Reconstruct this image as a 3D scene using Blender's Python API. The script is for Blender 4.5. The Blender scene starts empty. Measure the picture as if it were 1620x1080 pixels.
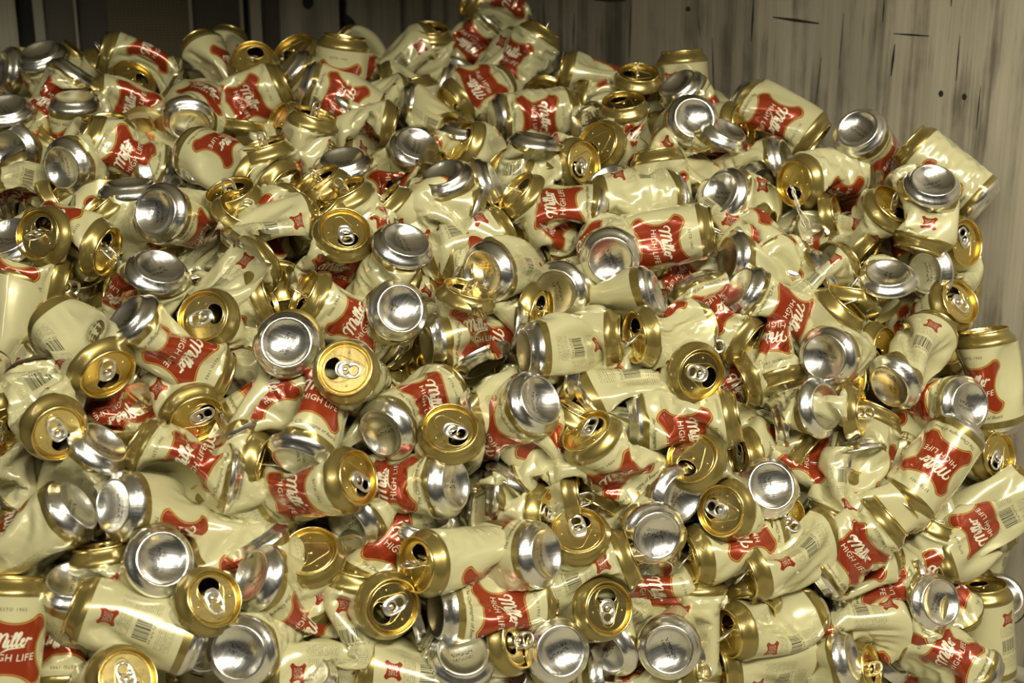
import bpy, bmesh, math, random
import numpy as np
from mathutils import Matrix, Vector

# ------------------------------------------------------------------ camera, lights, exposure
FPX = 2250.0
PITCH = math.radians(17.0)
CAM_H = 0.95
SC = bpy.context.scene
COL = SC.collection
SC.view_settings.view_transform = 'Standard'
SC.view_settings.look = 'None'
SC.view_settings.gamma = 1.0
SC.view_settings.use_curve_mapping = False
SC.view_settings.exposure = 0.0
cam_data = bpy.data.cameras.new('camera')
cam = bpy.data.objects.new('camera', cam_data)
COL.objects.link(cam)
cam_data.sensor_width = 36.0
cam_data.lens = 36.0 * FPX / 1620.0
cam_data.clip_start = 0.05
cam_data.dof.use_dof = True
cam_data.dof.focus_distance = 1.50
cam_data.dof.aperture_fstop = 6.0
cam.location = (0, 0, CAM_H)
cam.rotation_euler = (math.radians(90) - PITCH, 0, 0)
SC.camera = cam

world = bpy.data.worlds.new('world')
SC.world = world
world.use_nodes = True
wn = world.node_tree; wt = wn.nodes.new('ShaderNodeTexCoord'); ws = wn.nodes.new('ShaderNodeSeparateXYZ'); wr_ = wn.nodes.new('ShaderNodeValToRGB')
wm_ = wn.nodes.new('ShaderNodeMath'); wm_.operation = 'MULTIPLY_ADD'; wm_.inputs[1].default_value = 0.5; wm_.inputs[2].default_value = 0.5
wn.links.new(wt.outputs['Generated'], ws.inputs[0]); wn.links.new(ws.outputs[2], wm_.inputs[0]); wn.links.new(wm_.outputs[0], wr_.inputs[0])
for kk, (pos, v) in enumerate(((0.0, 0.015), (1.0, 0.22), (0.45, 0.05), (0.6, 0.15), (0.8, 0.24))):       # floor, ceiling, room
    el = wr_.color_ramp.elements[kk] if kk < 2 else wr_.color_ramp.elements.new(pos); el.color = (v, v * .935, v * .76, 1)
wn.links.new(wr_.outputs[0], wn.nodes['Background'].inputs[0]); wn.nodes['Background'].inputs[1].default_value = 0.46

LAMP = (1.0, 0.925, 0.74)
def tube_light(name, loc, rz, length, width, power):
    d = bpy.data.lights.new(name, 'AREA')
    d.shape = 'RECTANGLE'; d.size = length; d.size_y = width
    d.energy = power; d.color = LAMP
    o = bpy.data.objects.new(name, d); COL.objects.link(o)
    o.location = loc
    tgt = Vector((0.1, 1.45, 0.45)) - Vector(loc)
    q = tgt.to_track_quat('-Z', 'Y').to_matrix().to_4x4()
    o.matrix_world = Matrix.Translation(loc) @ q @ Matrix.Rotation(rz, 4, 'Z')
    return o
for k, (x, y, z, rz, L, w, p) in enumerate([
        (0.65, -0.05, 2.00, math.radians(8), 1.25, 0.035, 17),
        (0.85, -0.03, 2.00, math.radians(8), 1.25, 0.035, 17),
        (1.05, -0.01, 2.00, math.radians(8), 1.25, 0.035, 17),
        (-0.10, -0.45, 1.95, math.radians(8), 1.25, 0.035, 11),
        (0.15, -0.43, 1.95, math.radians(8), 1.25, 0.035, 11),
        (-1.1, -0.30, 1.9, math.radians(80), 1.25, 0.035, 5)]):
    tube_light('fluorescent_tube_light', (x, y, z), rz, L, w, p)

# camera frame vectors (pixel -> place)
CF = Vector((0, math.cos(PITCH), -math.sin(PITCH)))
CU = Vector((0, math.sin(PITCH), math.cos(PITCH)))
CR = Vector((1, 0, 0))
CP = Vector((0, 0, CAM_H))
def place(px, py, depth):
    return CP + (CF + CR * ((px - 810) / FPX) + CU * ((540 - py) / FPX)) * depth

# scale of the heap's surface, pixels per millimetre
GX = [0, 400, 800, 1200, 1600]
GY = [50, 200, 400, 600, 800, 1050]
GS = [[1.12, 1.12, 1.08, 1.16, 1.22],
      [1.27, 1.27, 1.23, 1.25, 1.32],
      [1.48, 1.48, 1.43, 1.37, 1.36],
      [1.64, 1.60, 1.55, 1.45, 1.37],
      [1.69, 1.64, 1.57, 1.48, 1.37],
      [1.73, 1.68, 1.58, 1.49, 1.33]]
def heap_depth(px, py):
    px = min(max(px, 0), 1600); py = min(max(py, 50), 1050)
    i = max(k for k in range(5) if GX[k] <= px); i = min(i, 3)
    j = max(k for k in range(6) if GY[k] <= py); j = min(j, 4)
    u = (px - GX[i]) / (GX[i + 1] - GX[i]); v = (py - GY[j]) / (GY[j + 1] - GY[j])
    s = (GS[j][i] * (1 - u) + GS[j][i + 1] * u) * (1 - v) + (GS[j + 1][i] * (1 - u) + GS[j + 1][i + 1] * u) * v
    return FPX / s / 1000.0

# ------------------------------------------------------------------ materials
def new_mat(name):
    m = bpy.data.materials.new(name); m.use_nodes = True
    nt = m.node_tree; b = nt.nodes['Principled BSDF']
    return m, nt, b
class NB:
    """small helper for writing node maths"""
    def __init__(s, nt): s.nt = nt
    def math(s, op, a, b=None, c=None, clamp=False):
        n = s.nt.nodes.new('ShaderNodeMath'); n.operation = op; n.use_clamp = clamp
        for i, v in enumerate((a, b, c)):
            if v is None: continue
            if isinstance(v, (int, float)): n.inputs[i].default_value = v
            else: s.nt.links.new(v, n.inputs[i])
        return n.outputs[0]
    def node(s, t, **kw):
        n = s.nt.nodes.new(t)
        for k, v in kw.items(): setattr(n, k, v)
        return n
    def link(s, a, b): s.nt.links.new(a, b)
    def mix(s, fac, a, b):
        n = s.nt.nodes.new('ShaderNodeMix'); n.data_type = 'RGBA'
        if isinstance(fac, (int, float)): n.inputs[0].default_value = fac
        else: s.link(fac, n.inputs[0])
        for i, v in ((6, a), (7, b)):
            if isinstance(v, tuple): n.inputs[i].default_value = (v[0], v[1], v[2], 1)
            else: s.link(v, n.inputs[i])
        return n.outputs[2]
    def step(s, x, lo, soft=0.25):      # 0 below lo, 1 above
        return s.math('MULTIPLY_ADD', x, 1.0 / soft, -lo / soft + 0.5, clamp=True)
    def band(s, x, lo, hi, soft=0.25):
        return s.math('MULTIPLY', s.step(x, lo, soft), s.math('SUBTRACT', 1.0, s.step(x, hi, soft)))

CREAM = (0.55, 0.525, 0.305)
GOLD = (0.30, 0.235, 0.070)
RED = (0.31, 0.040, 0.011)

def mat_can_print():
    m, nt, b = new_mat('printed_can_lacquer'); k = NB(nt)
    uv = k.node('ShaderNodeUVMap', uv_map='UVMap')
    sep = k.node('ShaderNodeSeparateXYZ'); k.link(uv.outputs[0], sep.inputs[0])
    X = k.math('SUBTRACT', k.math('MULTIPLY', sep.outputs[0], 207.35), 103.67)     # mm round the can, 0 = badge centre
    Y = k.math('MULTIPLY', sep.outputs[1], 122.0)                                  # mm up the can
    # red badge with four rounded corners and hollow sides
    def badge(XX, cx, cy, s):         # distance inwards from the outline, mm at full size
        y = k.math('MULTIPLY', k.math('SUBTRACT', Y, cy), 1 / s)
        x = k.math('ADD', k.math('MULTIPLY', k.math('SUBTRACT', XX, cx), 1 / s), k.math('MULTIPLY', y, -0.06))
        ax = k.math('ABSOLUTE', x); ay = k.math('ABSOLUTE', y)
        sup = k.math('POWER', k.math('ADD', k.math('POWER', k.math('MULTIPLY', ax, 1 / 35.5), 5.0), k.math('POWER', k.math('MULTIPLY', ay, 1 / 31.5), 5.0)), 0.2)
        d1 = k.math('MULTIPLY', k.math('SUBTRACT', 1.0, sup), 33.0)
        def ell(cx_, cy_, rx, ry):
            p = k.math('MULTIPLY', k.math('SUBTRACT', ax, cx_), 1 / rx); q = k.math('MULTIPLY', k.math('SUBTRACT', ay, cy_), 1 / ry)
            return k.math('MULTIPLY', k.math('SUBTRACT', k.math('SQRT', k.math('ADD', k.math('MULTIPLY', p, p), k.math('MULTIPLY', q, q))), 1.0), min(rx, ry))
        n = k.nt.nodes.new('ShaderNodeMath'); n.operation = 'SMOOTH_MIN'; n.inputs[2].default_value = 5.0
        k.link(ell(42, 0, 18, 20.5), n.inputs[0]); k.link(ell(0, 38, 24, 15.5), n.inputs[1])
        n2 = k.nt.nodes.new('ShaderNodeMath'); n2.operation = 'SMOOTH_MIN'; n2.inputs[2].default_value = 4.0
        k.link(n.outputs[0], n2.inputs[0]); k.link(d1, n2.inputs[1])
        return n2.outputs[0]
    F = badge(X, 0, 60, 1.0)
    inside = k.step(F, 0.0, 0.25)
    rim = k.band(F, 0.8, 1.5, 0.2)
    rim2 = k.band(F, -0.7, 0.0, 0.2)
    # small badge over the back panel
    Xs = k.math('WRAP', k.math('ADD', X, 103.67), 103.67, -103.67)                 # 0 = back centre
    F2 = badge(Xs, 0, 87, 0.27)
    ins2 = k.step(F2, 0.0, 0.6)
    # tiny pale lettering marks inside the small badge
    w = k.node('ShaderNodeTexNoise'); w.inputs['Scale'].default_value = 1.0; w.inputs['Detail'].default_value = 1.0
    cmb = k.node('ShaderNodeCombineXYZ'); k.link(k.math('MULTIPLY', Xs, 1.3), cmb.inputs[0]); k.link(k.math('MULTIPLY', Y, 0.9), cmb.inputs[1])
    k.link(cmb.outputs[0], w.inputs['Vector'])
    lett2 = k.math('MULTIPLY', k.math('MULTIPLY', k.step(w.outputs[0], 0.56, 0.05), ins2), k.math('MULTIPLY', k.band(Y, 83, 91, .4), k.band(Xs, -5, 5, .4)))
    # barcode: bars run up the can, beside them fine print
    bars = k.node('ShaderNodeTexNoise', noise_dimensions='1D'); bars.inputs['Scale'].default_value = 1.25; bars.inputs['Detail'].default_value = 0
    k.link(Xs, bars.inputs['W'])
    barm = k.math('MULTIPLY', k.step(bars.outputs[0], 0.50, 0.04), k.math('MULTIPLY', k.band(Xs, -11, 11), k.band(Y, 48, 62)))
    dig = k.node('ShaderNodeTexNoise', noise_dimensions='2D'); dig.inputs['Scale'].default_value = 1.0; dig.inputs['Detail'].default_value = 1
    cm2 = k.node('ShaderNodeCombineXYZ'); k.link(k.math('MULTIPLY', Xs, 0.9), cm2.inputs[0]); k.link(k.math('MULTIPLY', Y, 0.7), cm2.inputs[1])
    k.link(cm2.outputs[0], dig.inputs['Vector'])
    digm = k.math('MULTIPLY', k.step(dig.outputs[0], 0.55, 0.05), k.math('MULTIPLY', k.band(Xs, -12, 12), k.band(Y, 44.5, 47.0)))
    # fine print: rows of specks
    rows = k.math('SINE', k.math('MULTIPLY', Y, 2 * math.pi / 1.9))
    fp = k.node('ShaderNodeTexNoise', noise_dimensions='2D'); fp.inputs['Scale'].default_value = 1.0; fp.inputs['Detail'].default_value = 0.5
    cm3 = k.node('ShaderNodeCombineXYZ'); k.link(k.math('MULTIPLY', Xs, 1.1), cm3.inputs[0]); k.link(k.math('MULTIPLY', k.math('FLOOR', k.math('DIVIDE', Y, 1.9)), 5.3), cm3.inputs[1])
    k.link(cm3.outputs[0], fp.inputs['Vector'])
    blocks = k.math('MAXIMUM', k.math('MULTIPLY', k.band(Xs, -13, 13), k.band(Y, 66, 78)),
                    k.math('MAXIMUM', k.math('MULTIPLY', k.band(Xs, 15, 27), k.band(Y, 44, 80)), k.math('MULTIPLY', k.band(Xs, -15, 14), k.band(Y, 27, 41))))
    fpm = k.math('MULTIPLY', k.math('MULTIPLY', k.step(fp.outputs[0], 0.46, 0.05), k.step(rows, 0.0, 0.6)), blocks)
    # gold bands round top and foot
    gold = k.math('MAXIMUM', k.step(Y, 104.5, 0.3), k.math('SUBTRACT', 1.0, k.step(Y, 19.5, 0.3)))
    pearl = k.node('ShaderNodeTexNoise'); pearl.inputs['Scale'].default_value = 14
    tc = k.node('ShaderNodeTexCoord'); k.link(tc.outputs['Object'], pearl.inputs['Vector'])
    cream = k.mix(pearl.outputs[0], (CREAM[0] * .93, CREAM[1] * .93, CREAM[2] * .9), (CREAM[0] * 1.05, CREAM[1] * 1.05, CREAM[2] * 1.06))
    c = k.mix(k.math('MULTIPLY', fpm, 0.55), cream, (0.13, 0.12, 0.07))
    c = k.mix(k.math('MAXIMUM', barm, k.math('MULTIPLY', digm, 0.85)), c, (0.03, 0.03, 0.025))
    c = k.mix(ins2, c, RED); c = k.mix(lett2, c, (0.6, 0.56, 0.42))
    c = k.mix(inside, c, RED); c = k.mix(k.math('MAXIMUM', rim, rim2), c, (0.55, 0.40, 0.12))
    c = k.mix(gold, c, GOLD)
    geo = k.node('ShaderNodeNewGeometry')
    c = k.mix(geo.outputs['Backfacing'], c, (0.50, 0.40, 0.18))
    k.link(c, b.inputs['Base Color'])
    met = k.math('MAXIMUM', k.math('MAXIMUM', k.math('MULTIPLY', gold, 0.72), k.math('MULTIPLY', k.math('MAXIMUM', inside, ins2), 0.35)), k.math('MULTIPLY', geo.outputs['Backfacing'], 0.9))
    k.link(k.math('MAXIMUM', met, 0.12), b.inputs['Metallic'])
    k.link(k.math('ADD', 0.24, k.math('MULTIPLY', gold, 0.06)), b.inputs['Roughness'])
    b.inputs['Coat Weight'].default_value = 0.8; b.inputs['Coat Roughness'].default_value = 0.03
    wr = k.node('ShaderNodeTexNoise'); wr.inputs['Scale'].default_value = 60; wr.inputs['Detail'].default_value = 2
    k.link(tc.outputs['Object'], wr.inputs['Vector'])
    bp = k.node('ShaderNodeBump'); bp.inputs['Strength'].default_value = 0.12; bp.inputs['Distance'].default_value = 0.0015
    k.link(wr.outputs[0], bp.inputs['Height']); k.link(bp.outputs[0], b.inputs['Normal']); k.link(bp.outputs[0], b.inputs['Coat Normal'])
    return m

def mat_flat(name, col, rough, metal=0.0, coat=0.0):
    m, nt, b = new_mat(name)
    b.inputs['Base Color'].default_value = (*col, 1); b.inputs['Roughness'].default_value = rough
    b.inputs['Metallic'].default_value = metal; b.inputs['Coat Weight'].default_value = coat
    b.inputs['Coat Roughness'].default_value = 0.08
    return m

def mat_metal(name, col, rough, stamp):
    m, nt, b = new_mat(name); k = NB(nt)
    b.inputs['Metallic'].default_value = 1.0
    tc = k.node('ShaderNodeTexCoord')
    mp = k.node('ShaderNodeMapping'); mp.inputs['Scale'].default_value = (420, 22, 22)
    k.link(tc.outputs['Object'], mp.inputs[0])
    n = k.node('ShaderNodeTexNoise'); n.inputs['Scale'].default_value = 1; n.inputs['Detail'].default_value = 3
    k.link(mp.outputs[0], n.inputs['Vector'])
    n2 = k.node('ShaderNodeTexNoise'); n2.inputs['Scale'].default_value = 120; n2.inputs['Detail'].default_value = 2
    k.link(tc.outputs['Object'], n2.inputs['Vector'])
    c = k.mix(n2.outputs[0], tuple(v * 0.86 for v in col), tuple(min(1, v * 1.08) for v in col))
    sepo = k.node('ShaderNodeSeparateXYZ'); k.link(tc.outputs['Object'], sepo.inputs[0])
    if stamp:       # smudged date stamp on the dome
        sx = k.math('MULTIPLY', sepo.outputs[0], 1000); sy = k.math('MULTIPLY', sepo.outputs[1], 1000)
        st = k.node('ShaderNodeTexNoise', noise_dimensions='2D'); st.inputs['Scale'].default_value = 1; st.inputs['Detail'].default_value = 1
        cb = k.node('ShaderNodeCombineXYZ'); k.link(k.math('MULTIPLY', sx, 0.9), cb.inputs[0]); k.link(k.math('MULTIPLY', sy, 0.6), cb.inputs[1]); k.link(cb.outputs[0], st.inputs['Vector'])
        msk = k.math('MULTIPLY', k.band(sx, -11, 11), k.math('MAXIMUM', k.band(sy, -5.2, -1.6), k.band(sy, 0.2, 3.8)))
        msk = k.math('MULTIPLY', msk, k.step(st.outputs[0], 0.53, 0.05))
        c = k.mix(k.math('MULTIPLY', msk, 0.85), c, (0.04, 0.04, 0.036))
    k.link(c, b.inputs['Base Color'])
    k.link(k.math('MULTIPLY_ADD', n.outputs[0], 0.16, rough - 0.06), b.inputs['Roughness'])
    bp = k.node('ShaderNodeBump'); bp.inputs['Strength'].default_value = 0.35 if stamp else 0.08; bp.inputs['Distance'].default_value = 0.0006
    k.link(k.math('ADD', k.math('MULTIPLY', n.outputs[0], 0.7), n2.outputs[0]), bp.inputs['Height']); k.link(bp.outputs[0], b.inputs['Normal'])
    return m

M_PRINT = mat_can_print()
M_LETTER = mat_flat('white_lettering_ink', (0.72, 0.68, 0.52), 0.3, 0.1, 0.6)
M_INK = mat_flat('olive_small_lettering_ink', (0.09, 0.07, 0.022), 0.35, 0.1, 0.6)
M_SILVER = mat_metal('bare_rolled_aluminium', (0.84, 0.83, 0.79), 0.22, True)
M_LID = mat_metal('gold_lacquered_lid', (0.80, 0.64, 0.25), 0.22, False)
M_TAB = mat_metal('plain_tab_aluminium', (0.90, 0.89, 0.85), 0.30, False)

# ------------------------------------------------------------------ rigid can ends
R0 = 33.0
NU, NV = 40, 21
Z0, Z1 = 12.0, 106.0
NECK = [(107.6, 32.95), (109.4, 32.5), (111.4, 31.4), (113.6, 29.6), (115.8, 27.9), (117.6, 27.0), (119.0, 26.6)]
BASE_PROFILE = [(0.0, 9.2), (6, 8.7), (12, 7.3), (17, 5.0), (20.5, 2.6), (22.2, 0.9), (23.4, 0.1), (24.4, 0.0), (25.3, 0.7), (26.2, 2.4), (27.4, 4.0), (29.4, 5.6), (31.4, 7.4), (32.6, 9.6), (33.0, 12.2)]
LID_PROFILE = [(26.6, 118.6), (27.2, 119.4), (27.3, 120.6), (26.7, 121.5), (25.9, 121.6), (25.3, 120.8), (25.0, 118.0), (24.6, 115.4), (24.0, 114.6), (23.3, 114.8), (22.9, 115.8), (22.6, 116.9), (21.9, 117.2)]
LZ = 106.0      # z of the frame that carries the lid

def lathe(prof, n, zoff=0.0, close=False):
    V = []; Fc = []
    start = 0
    if prof[0][0] == 0:
        V.append((0, 0, (prof[0][1] - zoff) / 1000)); start = 1
    rings = []
    for r, z in prof[start:]:
        rings.append(len(V))
        for j in range(n):
            a = 2 * math.pi * j / n
            V.append((r * math.cos(a) / 1000, r * math.sin(a) / 1000, (z - zoff) / 1000))
    if start:
        for j in range(n): Fc.append((0, rings[0] + (j + 1) % n, rings[0] + j))
    for a, c in zip(rings[:-1], rings[1:]):
        for j in range(n):
            Fc.append((a + j, a + (j + 1) % n, c + (j + 1) % n, c + j))
    return V, Fc

def mesh_from(name, V, Fc, mats, smooth=True, midx=None):
    me = bpy.data.meshes.new(name); me.from_pydata([tuple(v) for v in V], [], [tuple(f) for f in Fc])
    for m in mats: me.materials.append(m)
    if smooth: me.polygons.foreach_set('use_smooth', [True] * len(me.polygons))
    if midx is not None: me.polygons.foreach_set('material_index', midx)
    me.update()
    return me

def ellipse_pts(cx, cy, rx, ry, n):
    return [(cx + rx * math.cos(2 * math.pi * i / n), cy + ry * math.sin(2 * math.pi * i / n)) for i in range(n)]

def plate(outer, holes, z, thick, V, Fc):
    """flat plate with holes, appended to V and Fc (units mm)"""
    bm = bmesh.new(); edges = []
    for loop in [outer] + holes:
        vs = [bm.verts.new((x, y, z)) for x, y in loop]
        for a, c in zip(vs, vs[1:] + vs[:1]): edges.append(bm.edges.new((a, c)))
    bmesh.ops.triangle_fill(bm, use_beauty=True, use_dissolve=False, edges=edges, normal=(0, 0, 1))
    for f in bm.faces:
        if f.normal.z < 0: f.normal_flip()
    if thick:
        g = bmesh.ops.extrude_face_region(bm, geom=bm.faces[:])
        for v in g['geom']:
            if isinstance(v, bmesh.types.BMVert): v.co.z -= thick
        bmesh.ops.recalc_face_normals(bm, faces=bm.faces[:])
    bm.verts.index_update(); o = len(V)
    V.extend([tuple(v.co) for v in bm.verts]); Fc.extend([tuple(v.index + o for v in f.verts) for f in bm.faces])
    bm.free()

def tube(path, r, V, Fc, closed=True, n=6):
    P = [Vector(p) for p in path]; o = len(V); m = len(P)
    for i in range(m):
        a = P[(i - 1) % m] if closed or i else P[0]; c = P[(i + 1) % m] if closed or i < m - 1 else P[-1]
        t = (c - a).normalized(); s = t.cross(Vector((0, 0, 1)))
        s = s.normalized() if s.length > 1e-4 else Vector((1, 0, 0)); u = s.cross(t)
        for k in range(n):
            ang = 2 * math.pi * k / n
            V.append(tuple(P[i] + s * (r * math.cos(ang)) + u * (r * math.sin(ang))))
    for i in range(m if closed else m - 1):
        for k in range(n):
            Fc.append((o + i * n + k, o + i * n + (k + 1) % n, o + ((i + 1) % m) * n + (k + 1) % n, o + ((i + 1) % m) * n + k))

def lid_mesh(opened=True):
    V, Fc = lathe(LID_PROFILE, 48, LZ)
    V = [(x * 1000, y * 1000, z * 1000) for x, y, z in V]
    zp = 117.2 - LZ
    outer = [(21.9 * math.cos(2 * math.pi * j / 48), 21.9 * math.sin(2 * math.pi * j / 48)) for j in range(48)]
    hole = [(12.0 + 8.4 * math.cos(a), 11.2 * math.sin(a) * (1.0 - 0.14 * math.cos(a))) for a in [2 * math.pi * j / 28 for j in range(28)]]
    plate(outer, [hole] if opened else [], zp, 0, V, Fc)
    # rolled lip round the mouth, teardrop ridge, rivet, two beads
    tube([(x, y, zp) for x, y in hole], 0.45, V, Fc)
    ridge = []
    for j in range(44):
        a = 2 * math.pi * j / 44; ca, sa = math.cos(a), math.sin(a)
        big = 7.0 * ca + 13.2; small = -12.0 * ca + 6.6
        ridge.append((7.0 + 13.2 * ca, 13.2 * sa, zp + .05) if big > small else (-12.0 + 6.6 * ca, 6.6 * sa, zp + .05))
    tube(ridge, 0.42, V, Fc)
    rv, rf = lathe([(0, 1.3), (1.6, 1.2), (2.4, .6), (2.7, 0)], 14)
    o = len(V); V += [(x * 1000, y * 1000, z * 1000 + zp) for x, y, z in rv]; Fc += [tuple(i + o for i in f) for f in rf]
    for bx, by in ((-3, 16.5), (-3, -16.5)):
        rv, rf = lathe([(0, .8), (.8, .6), (1.2, 0)], 10)
        o = len(V); V += [(x * 1000 + bx, y * 1000 + by, z * 1000 + zp) for x, y, z in rv]; Fc += [tuple(i + o for i in f) for f in rf]
    # the pushed-in tongue below the mouth
    if opened:
        T = []; TF = []
        plate([(6.2 * math.cos(a), 8.2 * math.sin(a)) for a in [2 * math.pi * j / 20 for j in range(20)]], [], 0, 0.3, T, TF)
        o = len(V); ca, sa = math.cos(math.radians(68)), math.sin(math.radians(68))
        for x, y, z in T: V.append((7.0 + (x + 6.2) * ca + z * sa, y, zp - 0.5 - (x + 6.2) * sa + z * ca))
        Fc += [tuple(i + o for i in f) for f in TF]
    V = [(x / 1000, y / 1000, z / 1000) for x, y, z in V]
    return mesh_from('gold_lid', V, Fc, [M_LID])

def tab_mesh():
    V = []; Fc = []
    def rounded(w, h, cx, p=2.6, n=28):
        out = []
        for j in range(n):
            a = 2 * math.pi * j / n; c, s = math.cos(a), math.sin(a)
            out.append((cx + w * math.copysign(abs(c) ** (2 / p), c), h * math.copysign(abs(s) ** (2 / p), s)))
        return out
    outer = rounded(12.3, 7.9, 0, 2.7)
    h1 = rounded(3.9, 4.9, -6.0, 2.3, 18)
    h2 = [(2.2 + 3.4 * math.cos(a), 4.4 * math.sin(a)) for a in [2 * math.pi * j / 18 for j in range(18)]]
    plate(outer, [h1, h2], 0.6, 1.0, V, Fc)
    tube([(x, y, 0.25) for x, y in rounded(12.0, 7.6, 0, 2.7)], 0.85, V, Fc)
    rv, rf = lathe([(0, .9), (1.8, .8), (2.5, 0)], 12)
    o = len(V); V += [(x * 1000 + 3.6, y * 1000, z * 1000 + .2) for x, y, z in rv]; Fc += [tuple(i + o for i in f) for f in rf]
    V = [((x - 4.0) / 1000, y / 1000, z / 1000) for x, y, z in V]     # pivot (rivet) at the origin, tail towards -x
    return mesh_from('ring_pull', V, Fc, [M_TAB])

def base_mesh():
    V, Fc = lathe(BASE_PROFILE, 48, Z0)
    return mesh_from('can_base', V, Fc, [M_SILVER])

ME_LID = lid_mesh(); ME_TAB = tab_mesh(); ME_BASE = base_mesh()

# ------------------------------------------------------------------ lettering laid out flat (mm), later pressed onto each crushed body
def stroke(pts, w, V, Fc, closed=False):
    """variable-width ribbon; pts = [(x,y,width factor)]"""
    P = []
    m = len(pts)
    for i in range(m - 1):              # Catmull-Rom
        p0 = pts[max(i - 1, 0)]; p1 = pts[i]; p2 = pts[i + 1]; p3 = pts[min(i + 2, m - 1)]
        for t in (0, .25, .5, .75):
            P.append(tuple(0.5 * ((2 * b) + (-a + c) * t + (2 * a - 5 * b + 4 * c - d) * t * t + (-a + 3 * b - 3 * c + d) * t ** 3) for a, b, c, d in zip(p0, p1, p2, p3)))
    P.append(pts[-1]); o = len(V)
    for i, p in enumerate(P):
        a = P[max(i - 1, 0)]; c = P[min(i + 1, len(P) - 1)]
        tx, ty = c[0] - a[0], c[1] - a[1]; l = math.hypot(tx, ty) or 1
        nx, ny = -ty / l, tx / l; h = w * 0.5 * p[2]
        V.append((p[0] + nx * h, p[1] + ny * h)); V.append((p[0] - nx * h, p[1] - ny * h))
    for i in range(len(P) - 1): Fc.append((o + 2 * i, o + 2 * i + 1, o + 2 * i + 3, o + 2 * i + 2))

def font_flat(text, size, cx, cy, shear, V, Fc, arc=0.0, cut=1.6, space=1.0):
    cu = bpy.data.curves.new('t', 'FONT'); cu.body = text; cu.size = size; cu.align_x = 'CENTER'; cu.align_y = 'CENTER'; cu.shear = shear; cu.resolution_u = 2; cu.space_character = space
    ob = bpy.data.objects.new('t', cu); COL.objects.link(ob)
    dg = bpy.context.evaluated_depsgraph_get(); me = bpy.data.meshes.new_from_object(ob.evaluated_get(dg))
    bm = bmesh.new(); bm.from_mesh(me)
    for _ in range(3):
        es = [e for e in bm.edges if e.calc_length() > cut]
        if not es: break
        bmesh.ops.subdivide_edges(bm, edges=es, cuts=1); bmesh.ops.triangulate(bm, faces=bm.faces[:])
    bm.verts.index_update(); o = len(V)
    for v in bm.verts: V.append((v.co.x + cx, v.co.y + cy + arc * v.co.x ** 2))
    Fc.extend([tuple(v.index + o for v in f.verts) for f in bm.faces]); bm.free()
    bpy.data.objects.remove(ob); bpy.data.curves.remove(cu); bpy.data.meshes.remove(me)

WV, WF = [], []          # white lettering
# the cursive word, slanting upwards
def S(pts, w=1.7): stroke([(x + 0.22 * y, y + 0.10 * x, f) for x, y, f in pts], w, WV, WF)
Y0 = 65
def sh(pts): return [(x, y, f) for x, y, f in pts]
curs = [
    [(-17.5, 3.2, .5), (-19.6, 4.6, .7), (-18.6, 7.8, 1), (-15.4, 8.6, 1.1), (-13.6, 6.0, 1.2), (-14.4, 0.0, 1.2), (-15.0, -3.2, 1.0)],
    [(-14.4, 2.0, .6), (-12.2, 7.4, .8), (-9.8, 8.6, 1.0), (-8.9, 6.0, 1.2), (-9.8, -2.8, 1.2)],
    [(-9.3, 2.0, .6), (-7.2, 7.2, .8), (-5.0, 8.2, 1.0), (-4.2, 5.6, 1.2), (-5.0, -0.6, 1.2), (-4.2, -2.6, .9), (-2.6, -1.6, .6)],
    [(-2.0, 3.4, .9), (-2.6, -0.8, 1.2), (-1.6, -2.6, 1.0), (0.2, -0.6, .6)],
    [(0.2, -0.6, .6), (2.8, 6.0, .7), (2.6, 8.4, .9), (1.2, 7.4, 1.0), (0.8, -0.6, 1.2), (1.8, -2.6, 1.0), (3.6, -0.6, .6)],
    [(3.6, -0.6, .6), (6.2, 6.0, .7), (6.0, 8.4, .9), (4.6, 7.4, 1.0), (4.2, -0.6, 1.2), (5.2, -2.6, 1.0), (7.2, -0.8, .6)],
    [(7.2, -0.8, .6), (9.6, 1.6, .8), (9.2, 3.2, 1.0), (7.8, 2.2, 1.1), (8.0, -1.4, 1.2), (9.6, -2.6, 1.0), (11.6, -0.6, .6)],
    [(11.4, 0.0, .7), (12.2, 3.4, 1.1), (13.6, 2.4, .8), (15.0, 2.8, 1.0), (15.2, 1.6, .8)],
]
for c in curs: S([(x * 1.12, y * 1.05 + Y0, f) for x, y, f in c], 1.9)
S([(-1.4, 6.2 + Y0, .8), (-1.0, 6.8 + Y0, 1.2)], 1.6)
# the pennant stroke under the word
o = len(WV)
pen = [(-7.5, -8.5), (-2.0, -3.8), (6.0, -3.6), (13.0, -3.2), (13.2, -4.4), (5.0, -4.8), (0.0, -5.2)]
for x, y in pen: y2 = y + Y0; WV.append((x + .22 * y2 - 0, y2 + .10 * x))
WF += [(o, o + 1, o + 6), (o + 1, o + 2, o + 5, o + 6), (o + 2, o + 3, o + 4, o + 5)]
xm = 0.22 * Y0
WV = [(x - xm, y) for x, y in WV]
font_flat('HIGH LIFE', 8.6, 0.5, 52.5, 0.12, WV, WF, arc=0.004, space=1.08)
OV, OF = [], []          # small dark lettering
font_flat('ESTD 1903', 4.2, 0, 94.0, 0.0, OV, OF, space=1.25)
font_flat('The Champagne of Beers', 5.4, 0, 25.5, 0.45, OV, OF, cut=2.2)
WV = np.array(WV, float); OV = np.array(OV, float)

# ------------------------------------------------------------------ crushing: inextensible sheet relaxed between two rigid ends
def rot_from(axis, ang):
    return np.array(Matrix.Rotation(ang, 3, Vector(axis)))

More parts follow.
